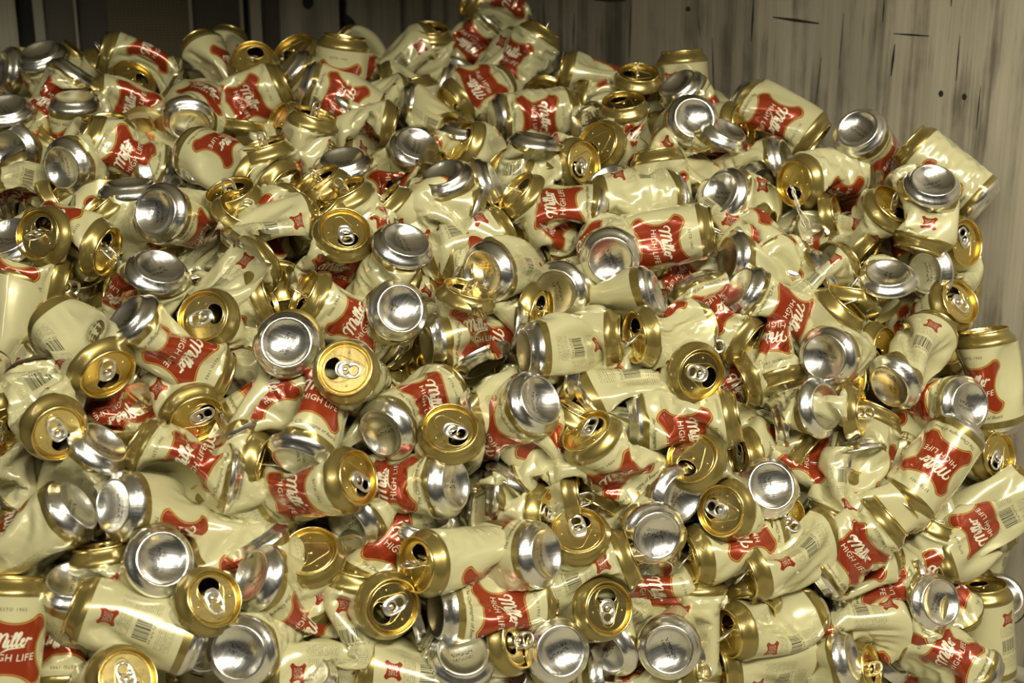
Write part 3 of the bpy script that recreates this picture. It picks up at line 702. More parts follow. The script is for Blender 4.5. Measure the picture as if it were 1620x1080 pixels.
TABLE = '''
B 2 110 170 70 c1 z0
B 62 80 110 62 c1 z20
B 125 108 55 88 a10 c1 z33
T 160 80 160 92 a60 c2 tr z38
T 212 122 60 45 m10 tx c2 z-24
T 145 155 178 92 a0 c2 z31
B 300 198 -90 38 c2 z33
T 128 212 150 86 a5 c1 L.9 z48 ! the wide red badge high at left | cream can lying at a slant with its whole red badge open to view
B 15 238 195 40 c1 z-14
B 97 265 195 42 c1 z48
S 75 200 10 82 a178 c2 z13
B 8 165 100 60 c1 z-4
T 165 185 95 80 c3 z18
B 118 152 90 72 c2 z-12
S 250 235 130 80 a0 c3 z18
S 345 120 110 78 a60 c2 z0
T 400 92 95 34 m75 tr c1 z15 ! the small bright lid at the back | upright can at the back with shiny gold lid and silver tab poking up
T 462 76 120 55 tx c3 z0
S 388 162 28 90 a5 c1 L.95 z30 ! the slanted badge can on the back ridge | plump can on the back ridge, red badge square on, gold neck up and right
B 452 103 140 80 a0 c1 z28
T 545 57 82 86 a-8 c1 z75 L1 ! the upright can on the back ridge | can standing upright on the back ridge, streaks of light down its red badge
T 500 178 72 78 m90 tr c2 z38
T 440 195 160 62 tx c3 z0
B 528 185 -140 70 c2 z-6
T 606 190 -30 92 a0 c1 z-10
T 415 226 105 80 m90 tr c2 a130 z24
T 412 291 -28 52 m60 tx c1 L1 z38 a-55
T 363 300 110 62 m90 tr c2 z-7
T 452 298 -35 58 m100 tr c3 z15
T 387 328 60 55 m-90 tr c2 z-17
B 245 335 165 34 c1 L1 z70 a30 ! the big silver base upper left | lying can with broad silver base to the viewer and red badge trailing behind
S 430 368 55 86 a175 c3 z44
T 505 322 130 66 m-60 tx c2 z23
T 540 298 115 72 m100 tr c1 z35
T 500 282 120 72 m90 tr c2 z23
T 545 362 78 36 m-75 to c2 a20 z40 ! the bright gold lid up from centre left | can with brightly lit gold lid, tab laid over its dark mouth
B 253 420 70 50 c2 z30
B 385 430 -110 76 c2 z-35
T 680 43 88 72 m60 tx c3 z-4
S 645 102 60 82 a178 c2 L.85 z15
T 598 130 180 84 a150 c2 z-35
S 742 68 -130 90 a0 c1 L.9 z-23
S 790 22 150 90 c2 z33 a60
T 862 46 58 95 a-55 c1 L.9 z20
T 712 168 -150 66 m0 tx c2 z10
B 632 165 170 82 a178 c2 L.85 z20
S 790 108 70 84 a90 c2 z0
B 660 226 70 45 c2 z-3
B 540 248 100 62 c2 z10
S 570 212 60 82 a90 c3 z20
T 725 225 150 62 tx c3 z18
B 735 200 80 82 c2 z-32
B 778 190 186 78 a8 c0 L.92 z25 ! the undented badge can at the back | barely dented can lying flat, red badge reading sideways, silver base at its left
T 905 160 170 86 a90 c2 z-18
T 885 112 165 88 a150 c2 L1 z33
T 1010 114 85 64 m180 tr c2 z10
T 986 158 97 66 m110 tx c2 z25
T 1078 80 95 90 a150 c0 z23 ! the plain can poking up at the back wall | smooth plain cream can standing at the top of the heap by the wall
B 1070 131 125 62 c1 z25
B 1099 186 50 22 c1 z57 ! the round silver base at the top of the heap | round dimpled silver base facing the viewer at the top of the heap
T 1178 198 12 58 m-100 tx c1 z23 a-60
B 1152 204 60 68 c3 z8
T 1293 226 -35 84 a5 c2 L1 m20 tx z15
B 1356 203 122 35 a-40 c0 z35 ! the tipped silver base on the right shoulder | tall smooth can, silver base tipped up, LIFE on its red badge below
T 1437 226 141 95 a-55 c0 L.97 z15 ! the long smooth can against the wall | long undented cream can leaning on the wall, gold neck at upper left
B 1477 284 75 46 c2 z60 ! the silver base resting on the long smooth can | short crushed can with its shiny silver base resting on a long smooth can
T 1452 398 -105 84 a172 c2 L.75 z40
T 1415 322 48 58 m-60 tr c2 z30
T 1530 383 5 50 m110 to c1 z15 ! the gold lid nearest the right wall | can showing gold neck and lid, lying low against the right wall
B 1405 430 86 55 a172 c3 z45
B 1462 432 190 36 c2 z5
T 1520 476 28 50 m130 tn c1 a-20 z15
B 1246 252 18 72 a120 c1 z19
B 1138 304 148 40 c2 z41
B 1205 300 -5 50 c2 z9
T 1256 290 186 40 m-110 tx c1 a-60 z40 ! the torn gold lid | can with torn ragged mouth in its gold lid, drips hanging from it
S 1268 365 60 85 a0 c3 z3
T 1212 368 -20 74 tx c3 z27
S 1315 392 20 86 a120 c3 z11
B 1262 408 60 74 c3 z-22
B 1150 408 176 64 c2 z34
T 1228 418 -50 70 m0 tr c3 z24
T 1128 362 10 92 a12 c1 L1 z35 ! the badge can right of centre top | can lying across the heap, glare lines over its red badge, gold neck at right
B 965 411 -90 14 c1 z45 ! the dead-on silver base right of centre | round silver base pointing straight at the viewer, cream body hidden behind
T 932 322 184 78 m-10 tx a-115 c1 L.95 z40 ! the plain can lying level | plain cream can lying level, open gold lid at its left end
T 925 258 10 46 m215 to a120 c2 z35
T 944 226 148 32 m-140 tx c1 z20
S 958 198 20 88 a100 c3 z13
B 848 214 80 84 c3 z38
T 1038 238 98 95 a12 c1 z-13
S 1086 262 100 86 a150 c3 z33
B 960 285 120 50 c2 z0
B 905 314 60 70 c2 z-28
T 815 300 138 70 m60 tr a40 c2 z30
T 797 258 130 60 tx c2 z-8
B 785 288 22 80 c1 z28
B 700 272 114 60 a176 c2 L.9 z30
S 632 270 50 80 a25 c3 z18
T 602 318 135 80 m90 tr a172 c2 z-20
B 642 378 68 50 a150 c1 z50 ! the oval silver base at upper centre | oval silver base tipped up, cream body standing below it
S 705 340 160 88 a120 c3 z33
S 735 388 20 80 a140 c2 z-16
T 693 402 178 86 c2 z-35
B 762 432 190 40 a178 c3 L1 z63
T 742 456 75 72 m90 tr c3 z15
S 885 345 165 86 a25 c2 z27
T 58 370 165 40 m60 tr c2 z48
T 172 398 -18 64 m120 tr c2 a-10 z21
B 8 372 120 50 c1 z-8
S 40 312 10 86 a120 c3 z11
S 115 312 60 86 a100 c3 z-25
T 150 322 130 80 tx c3 z-24
S 178 358 90 86 a0 c3 z-13
B 204 288 95 78 c2 z-12
B 256 268 20 60 c2 z-30
S 28 432 -30 86 a20 c2 z11
T 172 592 -48 44 m-65 tn c2 L1 z55 a-140 ! the big tipped gold lid at left | big dented can, gold lid tipped down and right, large dent in its back
B 196 498 140 70 a0 c2 L1 z65 ! the big badge can at left | big dented can, silver base up at left, HIGH LIFE running down its badge
T 320 500 150 30 m10 tn c2 z35 ! the gold lid with curled tab at left | gold lid facing out, tab off its hole, creased cream body to the right
S 358 452 45 82 a120 c2 z28
B 453 541 100 12 c1 z45 ! the dead-on silver base left of centre | large round silver base seen dead on, stamp on its dome
T 478 464 152 74 m-90 tr a5 c1 L1 z30
T 545 582 115 18 m175 tn c1 z55 ! the wide gold lid left of centre | round gold lid facing the viewer, big open mouth left of its tab
B 634 488 30 22 c1 z25 ! the round silver base over centre | round silver base with scratched dome, its shadowed shoulder swinging left
B 674 542 188 74 a12 c2 L1 z-2
S 772 512 170 86 a0 c3 z14
T 712 676 95 30 m-50 to c2 z55 ! the gold lid at the centre | gold lid nearest the middle of the heap, tab over its small mouth
B 602 686 215 44 a5 c1 L1 z35
T 568 755 14 50 m-30 to a5 c1 L1 z45 ! the gold lid left of lower centre | gold-necked can lying left, oval lid turned right, HIGH LIFE badge behind
B 548 834 -140 55 c2 z20
B 722 765 5 58 a15 c1 L.95 z45
B 672 812 82 50 c2 z15
B 758 852 95 64 c2 z29
B 767 676 182 84 a120 c3 z16
S 852 697 -60 88 a0 c3 z31
B 856 632 28 44 c1 z45 ! the bright silver base right of centre | bright silver base tipped right, sparkling dome, cream body going down left
B 828 558 182 72 a176 c3 L.9 z40
B 932 592 -14 66 c2 z-3
T 1002 534 186 62 m90 tr a120 c2 z53
T 984 535 2 86 a172 c3 L.7 z7
B 1042 466 12 80 a120 c3 L1 z43
T 858 498 -10 64 m90 tx c2 z17
B 878 462 200 26 c1 z16
S 1085 440 -8 86 a0 c2 z-25
T 1110 592 -15 30 m-20 tn c1 z45 ! the gold lid right of centre | gold lid with flat silver tab facing out, neck curling to its left
S 1000 616 32 86 a145 c3 L1 z22
S 1108 512 0 86 a160 c3 L.9 z10
T 1192 548 -30 74 m90 tx c2 z24
S 1226 545 -110 82 a18 c2 z35
T 1166 605 200 74 m90 tr c2 z-6
S 1165 628 45 86 a0 c3 z-20
B 1303 565 190 24 c1 z49 ! the round silver base right of the heap | round silver base facing out, above a second base and left of dark gaps
B 1308 643 8 52 a150 c2 L.9 z40
B 1166 454 150 64 a8 L1 c2 z42
S 1285 450 60 86 a176 c3 z35
T 1340 478 45 80 m90 tr c2 z33
B 1320 428 30 80 c3 z23
T 1345 452 80 86 c3 z18
S 1245 602 0 72 a110 c2 z19
S 1292 528 20 86 a120 c3 z23
T 1402 555 0 60 m200 tx c2 z20
T 1350 590 8 58 m180 to c2 z28
B 1406 612 222 46 a178 c2 L1 z50
B 1536 640 2 42 a15 c1 z45 ! the silver base at the right edge | silver base facing right of the viewer, LIFE badge on the body behind
T 1556 522 98 83 a-30 c1 L1 z25 ! the broad upright can at the right edge | broad upright can with gold neck on top, deep vertical crease, badge below
T 1582 720 0 50 m230 to c1 z10 ! the gold lid tucked at the right edge | lone gold lid tucked against the wall at the right edge
T 6 682 -55 45 m20 tr c1 z20
T 94 686 -50 34 m-60 tn a160 c2 z50 ! the large gold lid at the left edge | large gold lid tipped down, silver tab at its mouth, near the left edge
B 166 698 50 60 c2 z20
S 45 745 60 84 a120 c2 z0
B 126 798 35 64 a110 L1 c1 z30
B 178 800 178 52 L1 c2 z45 a60 ! the oval silver base low at left | oval silver base facing left, dented cream body stretching right to a gold end
S 402 790 170 80 a120 c2 z6
S 300 735 172 88 a0 c2 z38
T 312 664 -60 40 m20 to c1 z-1
S 250 668 60 85 a100 c3 z12
T 226 708 -80 84 c3 z-12
T 426 736 -8 66 m-90 tr c1 z-8
B 470 732 -112 62 a0 c2 L1 z40
S 440 640 40 86 c1 z15 a-45
B 388 700 -60 84 c3 z1
B 402 848 125 84 a120 c2 z12
T 490 870 108 35 m195 tx c1 z12
B 560 884 210 36 c1 z-1
T 656 893 186 52 m60 tr a-75 L1 c1 z65 ! the long cream can low at centre | long smooth cream can lying level, gold lid at its left with tab raised
B 688 968 186 70 a6 L1 c1 z59
T 622 960 -20 24 m210 tn c1 z40 ! the gold lid low at centre left | round gold lid facing out below a long cream can, mouth lower left
B 732 1030 80 30 c1 z46
T 824 1012 10 50 m195 tr c1 z40
B 888 1030 -10 20 c1 z50 ! the dead-on silver base at the bottom | round silver base facing out at the bottom, beside a gold lid
T 964 962 0 32 m95 tn c1 z46 ! the lid with bright white tab | gold lid with shining white ring tab hanging below its mouth
T 1002 878 20 90 a172 L1 c2 z39
B 866 876 5 54 c1 z50 ! the silver base low at centre | silver oval base turned right, between two long cream cans
B 882 968 -70 80 a150 c2 z29
B 956 1032 -140 50 c2 z10
B 1058 1028 -90 14 c1 z45 ! the round base at the bottom right of centre | round silver base facing out at the bottom edge, barcode can behind
S 1030 950 20 86 a0 c2 z16
B 1080 787 -18 42 a150 c1 z35
B 1040 848 -40 26 c1 z40
T 1094 723 130 26 m-120 tx c1 z50 ! the gold lid with bare mouth right of centre | bright gold lid without a tab over its ragged dark mouth
T 1140 808 190 26 m170 to c1 z35
T 1168 726 190 64 m90 to c2 z-10
B 1221 768 30 22 c1 z30 ! the streaky silver base right of centre | round silver base with streaky shine, just under a LIFE badge can
S 1265 717 170 88 a8 L.95 c2 z23
S 1342 762 -80 88 a178 c3 z53
T 1168 658 10 92 L1 c2 z42 a35
T 926 680 125 55 m60 to c2 L.85 a-10 z62 ! the bent gold lid near the centre | can with bent-open gold lid at its upper end, ESTD line below
S 976 722 -100 86 a120 c2 z25
S 876 745 30 82 a100 c3 z31
B 822 746 60 82 c3 z-6
S 825 792 -10 88 a52 c3 L1 z23
T 876 814 0 60 m180 to c1 z6
T 915 838 95 32 m88 to c1 z39 ! the brown gold lid low right of centre | shadowed brown-gold lid facing up and out, tab inside its mouth
S 935 785 0 72 a120 c2 z11
B 764 782 180 84 c2 z-1
T 1086 884 192 64 m150 tr a32 L1 c1 z26
T 1248 826 -10 50 m130 tr c1 z17
T 1176 908 200 68 m150 tr a178 L1 c2 z51
T 1186 968 -100 55 m110 tr a172 c2 z14
T 1150 1002 192 60 m100 tr L1 c2 a130 z35
B 1304 930 190 74 a0 c1 L1 z-2
T 1410 814 38 90 a22 c1 L.9 z58
S 1345 885 8 88 a0 c3 z36
T 1424 804 -130 78 m-120 tr a0 L1 c1 z60 ! the big badge can at lower right | big can, whole Miller HIGH LIFE badge upside down, gold neck pointing down
S 1436 716 52 88 c3 L1 z35 a-60
S 1530 785 80 80 a172 c2 z5
T 1497 845 205 80 m180 tx a150 L1 c2 z30
T 1478 888 200 84 a8 L.95 c3 m180 tx z40
B 1489 953 0 40 c2 z60 ! the silver base low at right | shiny silver base turned right, beside the can standing at the wall
S 1408 942 192 88 a-18 c2 z53
S 1366 1000 0 88 a130 c2 z53
T 1424 1000 152 94 a8 L.9 c1 z45 ! the badge can at the bottom right | dented can slanting down right, full Miller HIGH LIFE badge, gold neck upper left
T 1555 924 90 68 m100 tx a-128 c0 L1 z0 ! the can standing by the wall | undented can standing upright by the wall at the bottom right corner
T 1380 1058 5 70 m0 tr c1 z20
B 1350 1040 10 74 a120 c2 z41
S 1096 1000 80 86 a150 c1 z25
T 1108 1062 0 84 m0 tr c2 z18
T 1136 1055 192 74 m180 tx a120 c2 L1 z14
B 1128 1020 20 80 c2 z-6
S 1115 930 10 76 a120 c2 z18
T 1270 1060 92 80 m90 tr c2 z-3
T 1298 1074 60 80 c2 z-2
B 1306 990 192 75 c2 z0
B 118 914 95 50 c1 z39 ! the silver base above the barcode can | wide silver base tilted up, gold band beneath it, low at left
T 162 862 100 84 m90 tx c1 z21
B 258 884 30 20 c1 z50 ! the streaked silver base low at left | large round silver base facing out, stamped dome with streaks of light
T 340 945 30 30 m110 tn c1 z50 ! the bright gold lid low at left | brightly lit gold lid facing out, silver tab over a dark mouth
B 396 910 165 55 L1 c2 z41 a58
S 362 882 20 86 a60 c3 z15
B 376 1032 200 20 c1 z50
T 114 958 163 94 a177 L1 c1 z65 ! the barcode can at bottom left | long cream can with small red badge and clear barcode, gold rim at left
T 203 1072 30 25 m-70 tn c1 z70 ! the gold lid on the bottom edge | gold lid cut by the bottom edge under the clear barcode can
T 20 912 88 88 a6 L1 c1 z50 ! the badge can in the bottom left corner | upright can in the corner, large Miller HIGH badge, light streaks over it
S 100 1008 -82 86 a0 c1 z28
S 15 905 90 86 a0 c3 z18
S 492 916 0 88 a130 c3 z25
S 556 985 100 86 a178 c2 z29
B 478 1062 95 42 c2 z39
T 408 1066 180 84 c2 z26
T 562 1055 178 88 a178 L1 c1 z29
S 605 1005 200 86 a178 c3 z28
S 672 1030 70 82 a178 c2 z21
B 795 1064 100 30 c1 z25
S 930 1066 0 80 a130 c3 z2
B 968 1068 10 70 c2 z-1
S 1040 1080 0 86 a178 c1 z-1
B 1028 905 -80 64 c2 z17
T 430 470 20 80 m0 tx c2 z-22
S 376 574 0 82 a120 c1 z3
S 14 510 80 82 a100 c1 z-25
S 790 640 10 86 a178 c3 z15
T 915 648 60 80 c3 z7
S 955 606 30 86 a0 c3 z-10
S 1060 566 20 86 a0 c3 z8
T 1364 652 0 80 m0 tr c2 z39
S 1355 716 60 84 a120 c2 z33
S 1446 888 60 82 a60 c1 z34
B 1456 862 130 80 c2 z28
S 1478 832 100 84 a120 c2 z23
T 1322 832 190 84 c2 z29
S 1285 798 30 86 a120 c2 z3
S 1208 690 0 84 a130 c2 z-2
S 640 925 60 84 a90 c2 z8
S 620 860 70 84 a20 c2 z18
S 860 890 60 84 a10 c2 z4
S 1060 700 60 84 a100 c2 z13
S 560 690 30 80 a140 c2 z-10
S 150 950 60 84 a20 c2 z4
'''
# ------------------------------------------------------------------ the cans, one line each
def parse(line):
    left, _, full = line.partition('|'); left, _, lm = left.partition('!')
    t = left.split(); d = dict(k=t[0], x=float(t[1]), y=float(t[2]), phi=float(t[3]), t=float(t[4]), c=1, a=None, L=None, z=0.0, m=None, tab=None, lm=lm.strip(), full=full.strip())
    for q in t[5:]:
        if q[0] == 't': d['tab'] = q[1]
        else: d[q[0]] = float(q[1:])
    return d
CANS = [parse(l) for l in TABLE.strip().splitlines()]
rng = random.Random(11)
def basis(px, py):
    f = (CF + CR * ((px - 810) / FPX) + CU * ((540 - py) / FPX)).normalized()
    r = f.cross(Vector((0, 0, 1))).normalized(); r = (CR - f * CR.dot(f)).normalized(); u = r.cross(f)
    return f, r, u
def frame(zax, xax):
    zax = zax.normalized(); xax = (xax - zax * xax.dot(zax)).normalized(); yax = zax.cross(xax)
    return Matrix((xax, yax, zax)).transposed()
def depth_at(d):
    s = math.sin(math.radians(d['t'])); p = math.radians(d['phi']); h = heap_depth(d['x'], d['y'])
    if d['k'] != 'S':       # a can lies on the slope with its whole length
        k = .055 * FPX / h / 1.0 * s * 1.15
        h = min(h, heap_depth(d['x'] - math.cos(p) * k, d['y'] + math.sin(p) * k))
    return h - d['z'] / 1000.0 + (.012 if d['k'] == 'S' else .026 * s ** 3 - .012)
for d in CANS:
    if d['a'] is None: d['a'] = rng.choice([0, 25, -35, 60, 110, 150, 180, -150, -110, -70, 90, -90, 130])
    if d['tab'] is None: d['tab'] = rng.choice('nnorx')
    if d['m'] is None: d['m'] = rng.uniform(0, 360)
def make_spec(d):
    c = int(d['c']); R = rng
    L = d['L'] if d['L'] is not None else [1.0, 0.97, 0.85, 0.71][c] + R.uniform(-.05, .02) * (c > 0)
    bend = [0, 12, 34, 58][c] * R.uniform(.3, 1.3) * (0.35 if (d['L'] or 0) > .9 and c < 3 else 1)
    sh = [0, 2, 8, 13][c]
    return dict(L=min(L, 1.0) * (0.985 if c else 1), bend=bend, bdir=R.uniform(0, 360), shear=(R.uniform(-sh, sh), R.uniform(-sh, sh)), twist=R.uniform(-1, 1) * [0, 5, 16, 26][c])
def orient(d):
    f, r, u = basis(d['x'], d['y'])
    ph, t = math.radians(d['phi']), math.radians(d['t'])
    n = (r * math.cos(ph) + u * math.sin(ph)) * math.sin(t) - f * math.cos(t)
    top = -n if d['k'] == 'B' else n
    c = -f - top * (-f).dot(top)
    if c.length < .25: c = c + u * .5; c = c - top * c.dot(top)
    c.normalize(); rt = top.cross(c)
    a = math.radians(d['a']); sd = c * math.cos(a) + rt * math.sin(a)
    d['f'], d['r'], d['u'], d['top'], d['sd'], d['T'] = f, r, u, top, sd, frame(top, sd)
def pose(d, s, dz):
    R3, o = end_pose(s); o3 = o / 1000.0; top = d['top']
    loc = place(d['x'], d['y'], depth_at(d) + dz)
    if d['k'] == 'T':
        W = d['T'] @ R3.transposed(); org = loc - top * ((121.0 - LZ) / 1000) - W @ o3
    elif d['k'] == 'B':
        W = d['T']; org = loc + top * (Z0 / 1000)
    else:
        W = d['T']; org = place(d['x'], d['y'], depth_at(d) + dz + .018) - W @ (o3 * .5)
    return W, org, R3, o3
def ends_of(W, org, R3, o3):       # the two rigid ends as short cylinders: centre, axis, half height, radius (metres)
    ax = W @ Vector((0, 0, 1)); ax2 = W @ R3 @ Vector((0, 0, 1))
    return [(*(org - ax * .006), *ax, .0062, .0325), (*(org + W @ o3 + ax2 * .0075), *ax2, .0075, .0305)]
PTS = []
for rr in (.9, 1.0):
    for q in range(12):
        for zz in (-1, 1): PTS.append((rr * math.cos(q * math.pi / 6), rr * math.sin(q * math.pi / 6), zz))
PTS += [(0, 0, -1), (0, 0, 1), (.5, 0, -1), (-.5, 0, -1), (0, .5, 1), (0, -.5, 1)]
PTS = np.array(PTS)
def plug_points(P):
    c = np.array(P[:3]); a = Vector(P[3:6]); x = a.orthogonal().normalized(); y = a.cross(x)
    return c + PTS[:, :1] * P[7] * np.array(x) + PTS[:, 1:2] * P[7] * np.array(y) + PTS[:, 2:3] * P[6] * np.array(a)
# the walls and floor as planes: inward normal, offset
WALLS = []
s2 = math.sqrt(.5)
nr = Vector((-s2, -s2, 0)); WALLS.append((*nr, nr.dot(Vector((CX, CY, 0)))))
ab = math.atan(.35); nb = Vector((math.sin(ab), -math.cos(ab), 0)); WALLS.append((*nb, nb.dot(Vector((CX, CY, 0))) + .062))
WALLS.append((0, 0, 1, 0.0)); WALLS = np.array(WALLS)
def penalty(pl, others, oballs):
    p = 0.0
    X = np.concatenate([plug_points(q) for q in pl])
    out = (X @ WALLS[:, :3].T) - WALLS[:, 3]
    p += 6 * np.maximum(0, -out).sum() * 1000 / len(X)
    if len(others):
        w = X[:, None] - others[None, :, :3]; zz = (w * others[None, :, 3:6]).sum(-1); r2 = np.sqrt(np.maximum(0, (w * w).sum(-1) - zz * zz))
        d = np.minimum(others[None, :, 7] - r2, others[None, :, 6] - np.abs(zz)); p += np.maximum(0, d).sum() * 1000 / 12
        # the mid of each body keeps clear too
        q = np.sqrt(((X[:, None] - oballs[None, :, :3]) ** 2).sum(-1)); p += np.maximum(0, .022 - q).sum() * 1000 / 60
    return p
def unasked(d, pl, M3):
    """an end the photo does not show stays under the heap's surface and does not turn to the viewer"""
    p = 0.0
    for k, q in enumerate(pl):
        if (d['k'] == 'B' and k == 0) or (d['k'] == 'T' and k == 1): continue
        v = Vector(q[:3]) - CP; dep = v.dot(CF); px = 810 + FPX * v.dot(CR) / dep; py = 540 - FPX * v.dot(CU) / dep
        fr = heap_depth(px, py) - d['z'] / 1000.0 * .5 - dep + (.008 if d['k'] != 'S' else -.004)
        p += max(0, fr) * 1000 * 1.2
        face = -Vector(q[3:6]).dot(d['f']) * (1 if k else -1)
        p += max(0, face - .30) * 60
    return p
def mid_of(W, org, R3, o3): return org + W @ (o3 * .5)
for d in CANS:
    orient(d); d['spec'] = make_spec(d); d['dz'] = 0.0; d['P'] = pose(d, d['spec'], 0); d['pl'] = ends_of(*d['P']); d['mid'] = mid_of(*d['P'])
for sweep in range(3):
    PL = np.array([d['pl'] for d in CANS]); MID = np.array([tuple(d['mid']) for d in CANS])
    tot = 0
    for i, d in enumerate(CANS):
        near = np.where(np.linalg.norm(MID - MID[i], axis=1) < .19)[0]; near = near[near != i]
        others = PL[near].reshape(-1, 8); ob = MID[near]
        best = (penalty(d['pl'], others, ob) + unasked(d, d['pl'], 0) + abs(d['dz']) * 260, d['spec'], d['dz'], d['P'], d['pl'])
        for q in range(30):
            sp = make_spec(d) if q % 3 else d['spec']; dz = min(.009, max(-.007, d['dz'] + rng.choice([0, 0, 0, -.004, .004, .007, -.007])))
            P = pose(d, sp, dz); pl = ends_of(*P); v = penalty(pl, others, ob) + unasked(d, pl, 0) + abs(dz) * 260
            if v < best[0]: best = (v, sp, dz, P, pl)
        tot += best[0]
        _, d['spec'], d['dz'], d['P'], d['pl'] = best; d['mid'] = mid_of(*d['P'])
        PL[i] = d['pl']; MID[i] = tuple(d['mid'])
    print('ENDS CLEARING', sweep, round(tot, 1))
specs = []
NPL, NBL = 16, 10
plugs = np.zeros((len(CANS), NPL, 8)); balls = np.zeros((len(CANS), NBL, 4)); planes = np.zeros((len(CANS), 3, 4))
plugs[..., 5] = 1; plugs[..., 0] = 1e6; plugs[..., 6:] = .1; balls[..., 0] = 1e6
flat = PL.reshape(-1, 8); own = np.repeat(np.arange(len(CANS)), 2)
for i, d in enumerate(CANS):
    W, org, R3, o3 = d['P']; Wi = np.array(W.transposed()); og = np.array(org)
    def loc(p): return (Wi @ (np.array(p).T - og[:, None])).T * 1000
    dist = np.linalg.norm(flat[:, :3] - MID[i], axis=1); dist[own == i] = 9
    for m, q in enumerate(np.argsort(dist)[:NPL]):
        if dist[q] > .12: break
        plugs[i, m, :3] = loc(flat[q:q + 1, :3])[0]; plugs[i, m, 3:6] = Wi @ flat[q, 3:6]; plugs[i, m, 6] = flat[q, 6] * 1000 + 1.0; plugs[i, m, 7] = 34.0
    dist = np.linalg.norm(MID - MID[i], axis=1); dist[i] = 9
    for m, q in enumerate(np.argsort(dist)[:NBL]):
        if dist[q] > .08: break
        balls[i, m, :3] = loc(MID[q:q + 1])[0]; balls[i, m, 3] = min(24.0 - 4 * CANS[q]['c'] * .8, dist[q] * 1000 * .52)
    for m in range(3):
        n_ = Wi @ WALLS[m, :3]; planes[i, m, :3] = n_; planes[i, m, 3] = (WALLS[m, 3] - WALLS[m, :3] @ og) * 1000 + 1.0
    c = int(d['c'])
    dents = [(rng.uniform(0, 6.283), rng.uniform(.22, .78), rng.choice([9, 20, 40, 80]), rng.uniform([1, 5, 14, 20][c], [1.5, 16, 30, 38][c]), 0) for q in range([1, 2, 3, 3][c])]
    f, r, u = d['f'], d['r'], d['u']; md = math.radians(d['m']); mv = r * math.cos(md) + u * math.sin(md)
    d['lw'] = frame(W @ R3 @ Vector((0, 0, 1)), mv if d['k'] == 'T' else d['sd']); lx = (W @ R3).transposed() @ d['lw'] @ Vector((1, 0, 0))
    e1 = rng.uniform(-1, 1) * [0, .03, .10, .15][c]; e2 = rng.uniform(-1, 1) * [0, .03, .10, .15][c]
    if d['k'] == 'T' and d['t'] < 75: e2 *= .5
    if d['k'] == 'B' and d['t'] < 75: e1 *= .5
    d['eb'] = (rng.uniform(0, 3.14), e1); d['et'] = (math.atan2(lx[1], lx[0]), e2)
    specs.append(dict(d['spec'], dents=dents, eb=d['eb'], et=d['et']))
GRID, RT, OT = crush_all(specs, plugs, balls, planes)

FACING = ['to the right', 'up and right', 'upward', 'up and left', 'to the left', 'down and left', 'downward', 'down and right']
def look(d):
    c = int(d['c']); w = ['smooth', 'dented', 'crushed', 'flattened'][c]
    f = FACING[int(round((d['phi'] % 360) / 45)) % 8]
    a = abs((d['a'] + 180) % 360 - 180)
    side = 'red badge' if a < 55 else 'barcode side' if a > 140 else 'plain side'
    if d['k'] == 'S' or d['t'] > 72:
        top = d['k'] != 'B'
        g = FACING[int(round(((d['phi'] + (0 if top else 180)) % 360) / 45)) % 8]
        if d['k'] == 'B': return '%s can on its side, silver base %s' % (w, f)
        return '%s can, %s showing, neck %s' % (w, side, g)
    face = 'out' if d['t'] < 27 else f
    if d['k'] == 'T': return '%s can, gold lid %s, %s' % (w, face, {'n': 'tab flat', 'o': 'tab over mouth', 'r': 'tab raised', 'x': 'no tab'}[d['tab']])
    return '%s can, silver base %s' % (w, face)
LM = [d for d in CANS if d['lm']]
used = set(d['full'] for d in CANS if d['full'])
REL = ['right of', 'above and right of', 'above', 'above and left of', 'left of', 'below and left of', 'below', 'below and right of']
for d in CANS:
    if d['full']: d['label'] = d['full']; continue
    lk = look(d)
    for l in sorted(LM, key=lambda q: math.hypot(q['x'] - d['x'], q['y'] - d['y'])):
        ang = math.degrees(math.atan2(l['y'] - d['y'], d['x'] - l['x'])); dist = math.hypot(q['x'] - d['x'], q['y'] - d['y']) if False else math.hypot(l['x'] - d['x'], l['y'] - d['y'])
        r = REL[int(round((ang % 360) / 45)) % 8]
        s = '%s, %s %s' % (lk, r, l['lm'])
        words = lambda s: len(s.replace(',', ' ').replace('-', ' ').split())
        if words(s) > 16: s = s.replace(' can,', ',', 1).replace(', neck ' , ', ').replace(' showing', '')
        if words(s) > 16: s = s.replace(' can on its side', ' can')
        if words(s) > 16: s = s.replace(', no tab', '').replace(', tab flat', '').replace(', tab raised', '').replace(', tab over mouth', '')
        if words(s) > 16: s = s.replace('above and', 'above').replace('below and', 'below').replace('up and', 'up').replace('down and', 'down')
        if s not in used and words(s) <= 16: used.add(s); d['label'] = s; break
    else: d['label'] = lk; print('NOLABEL', d)

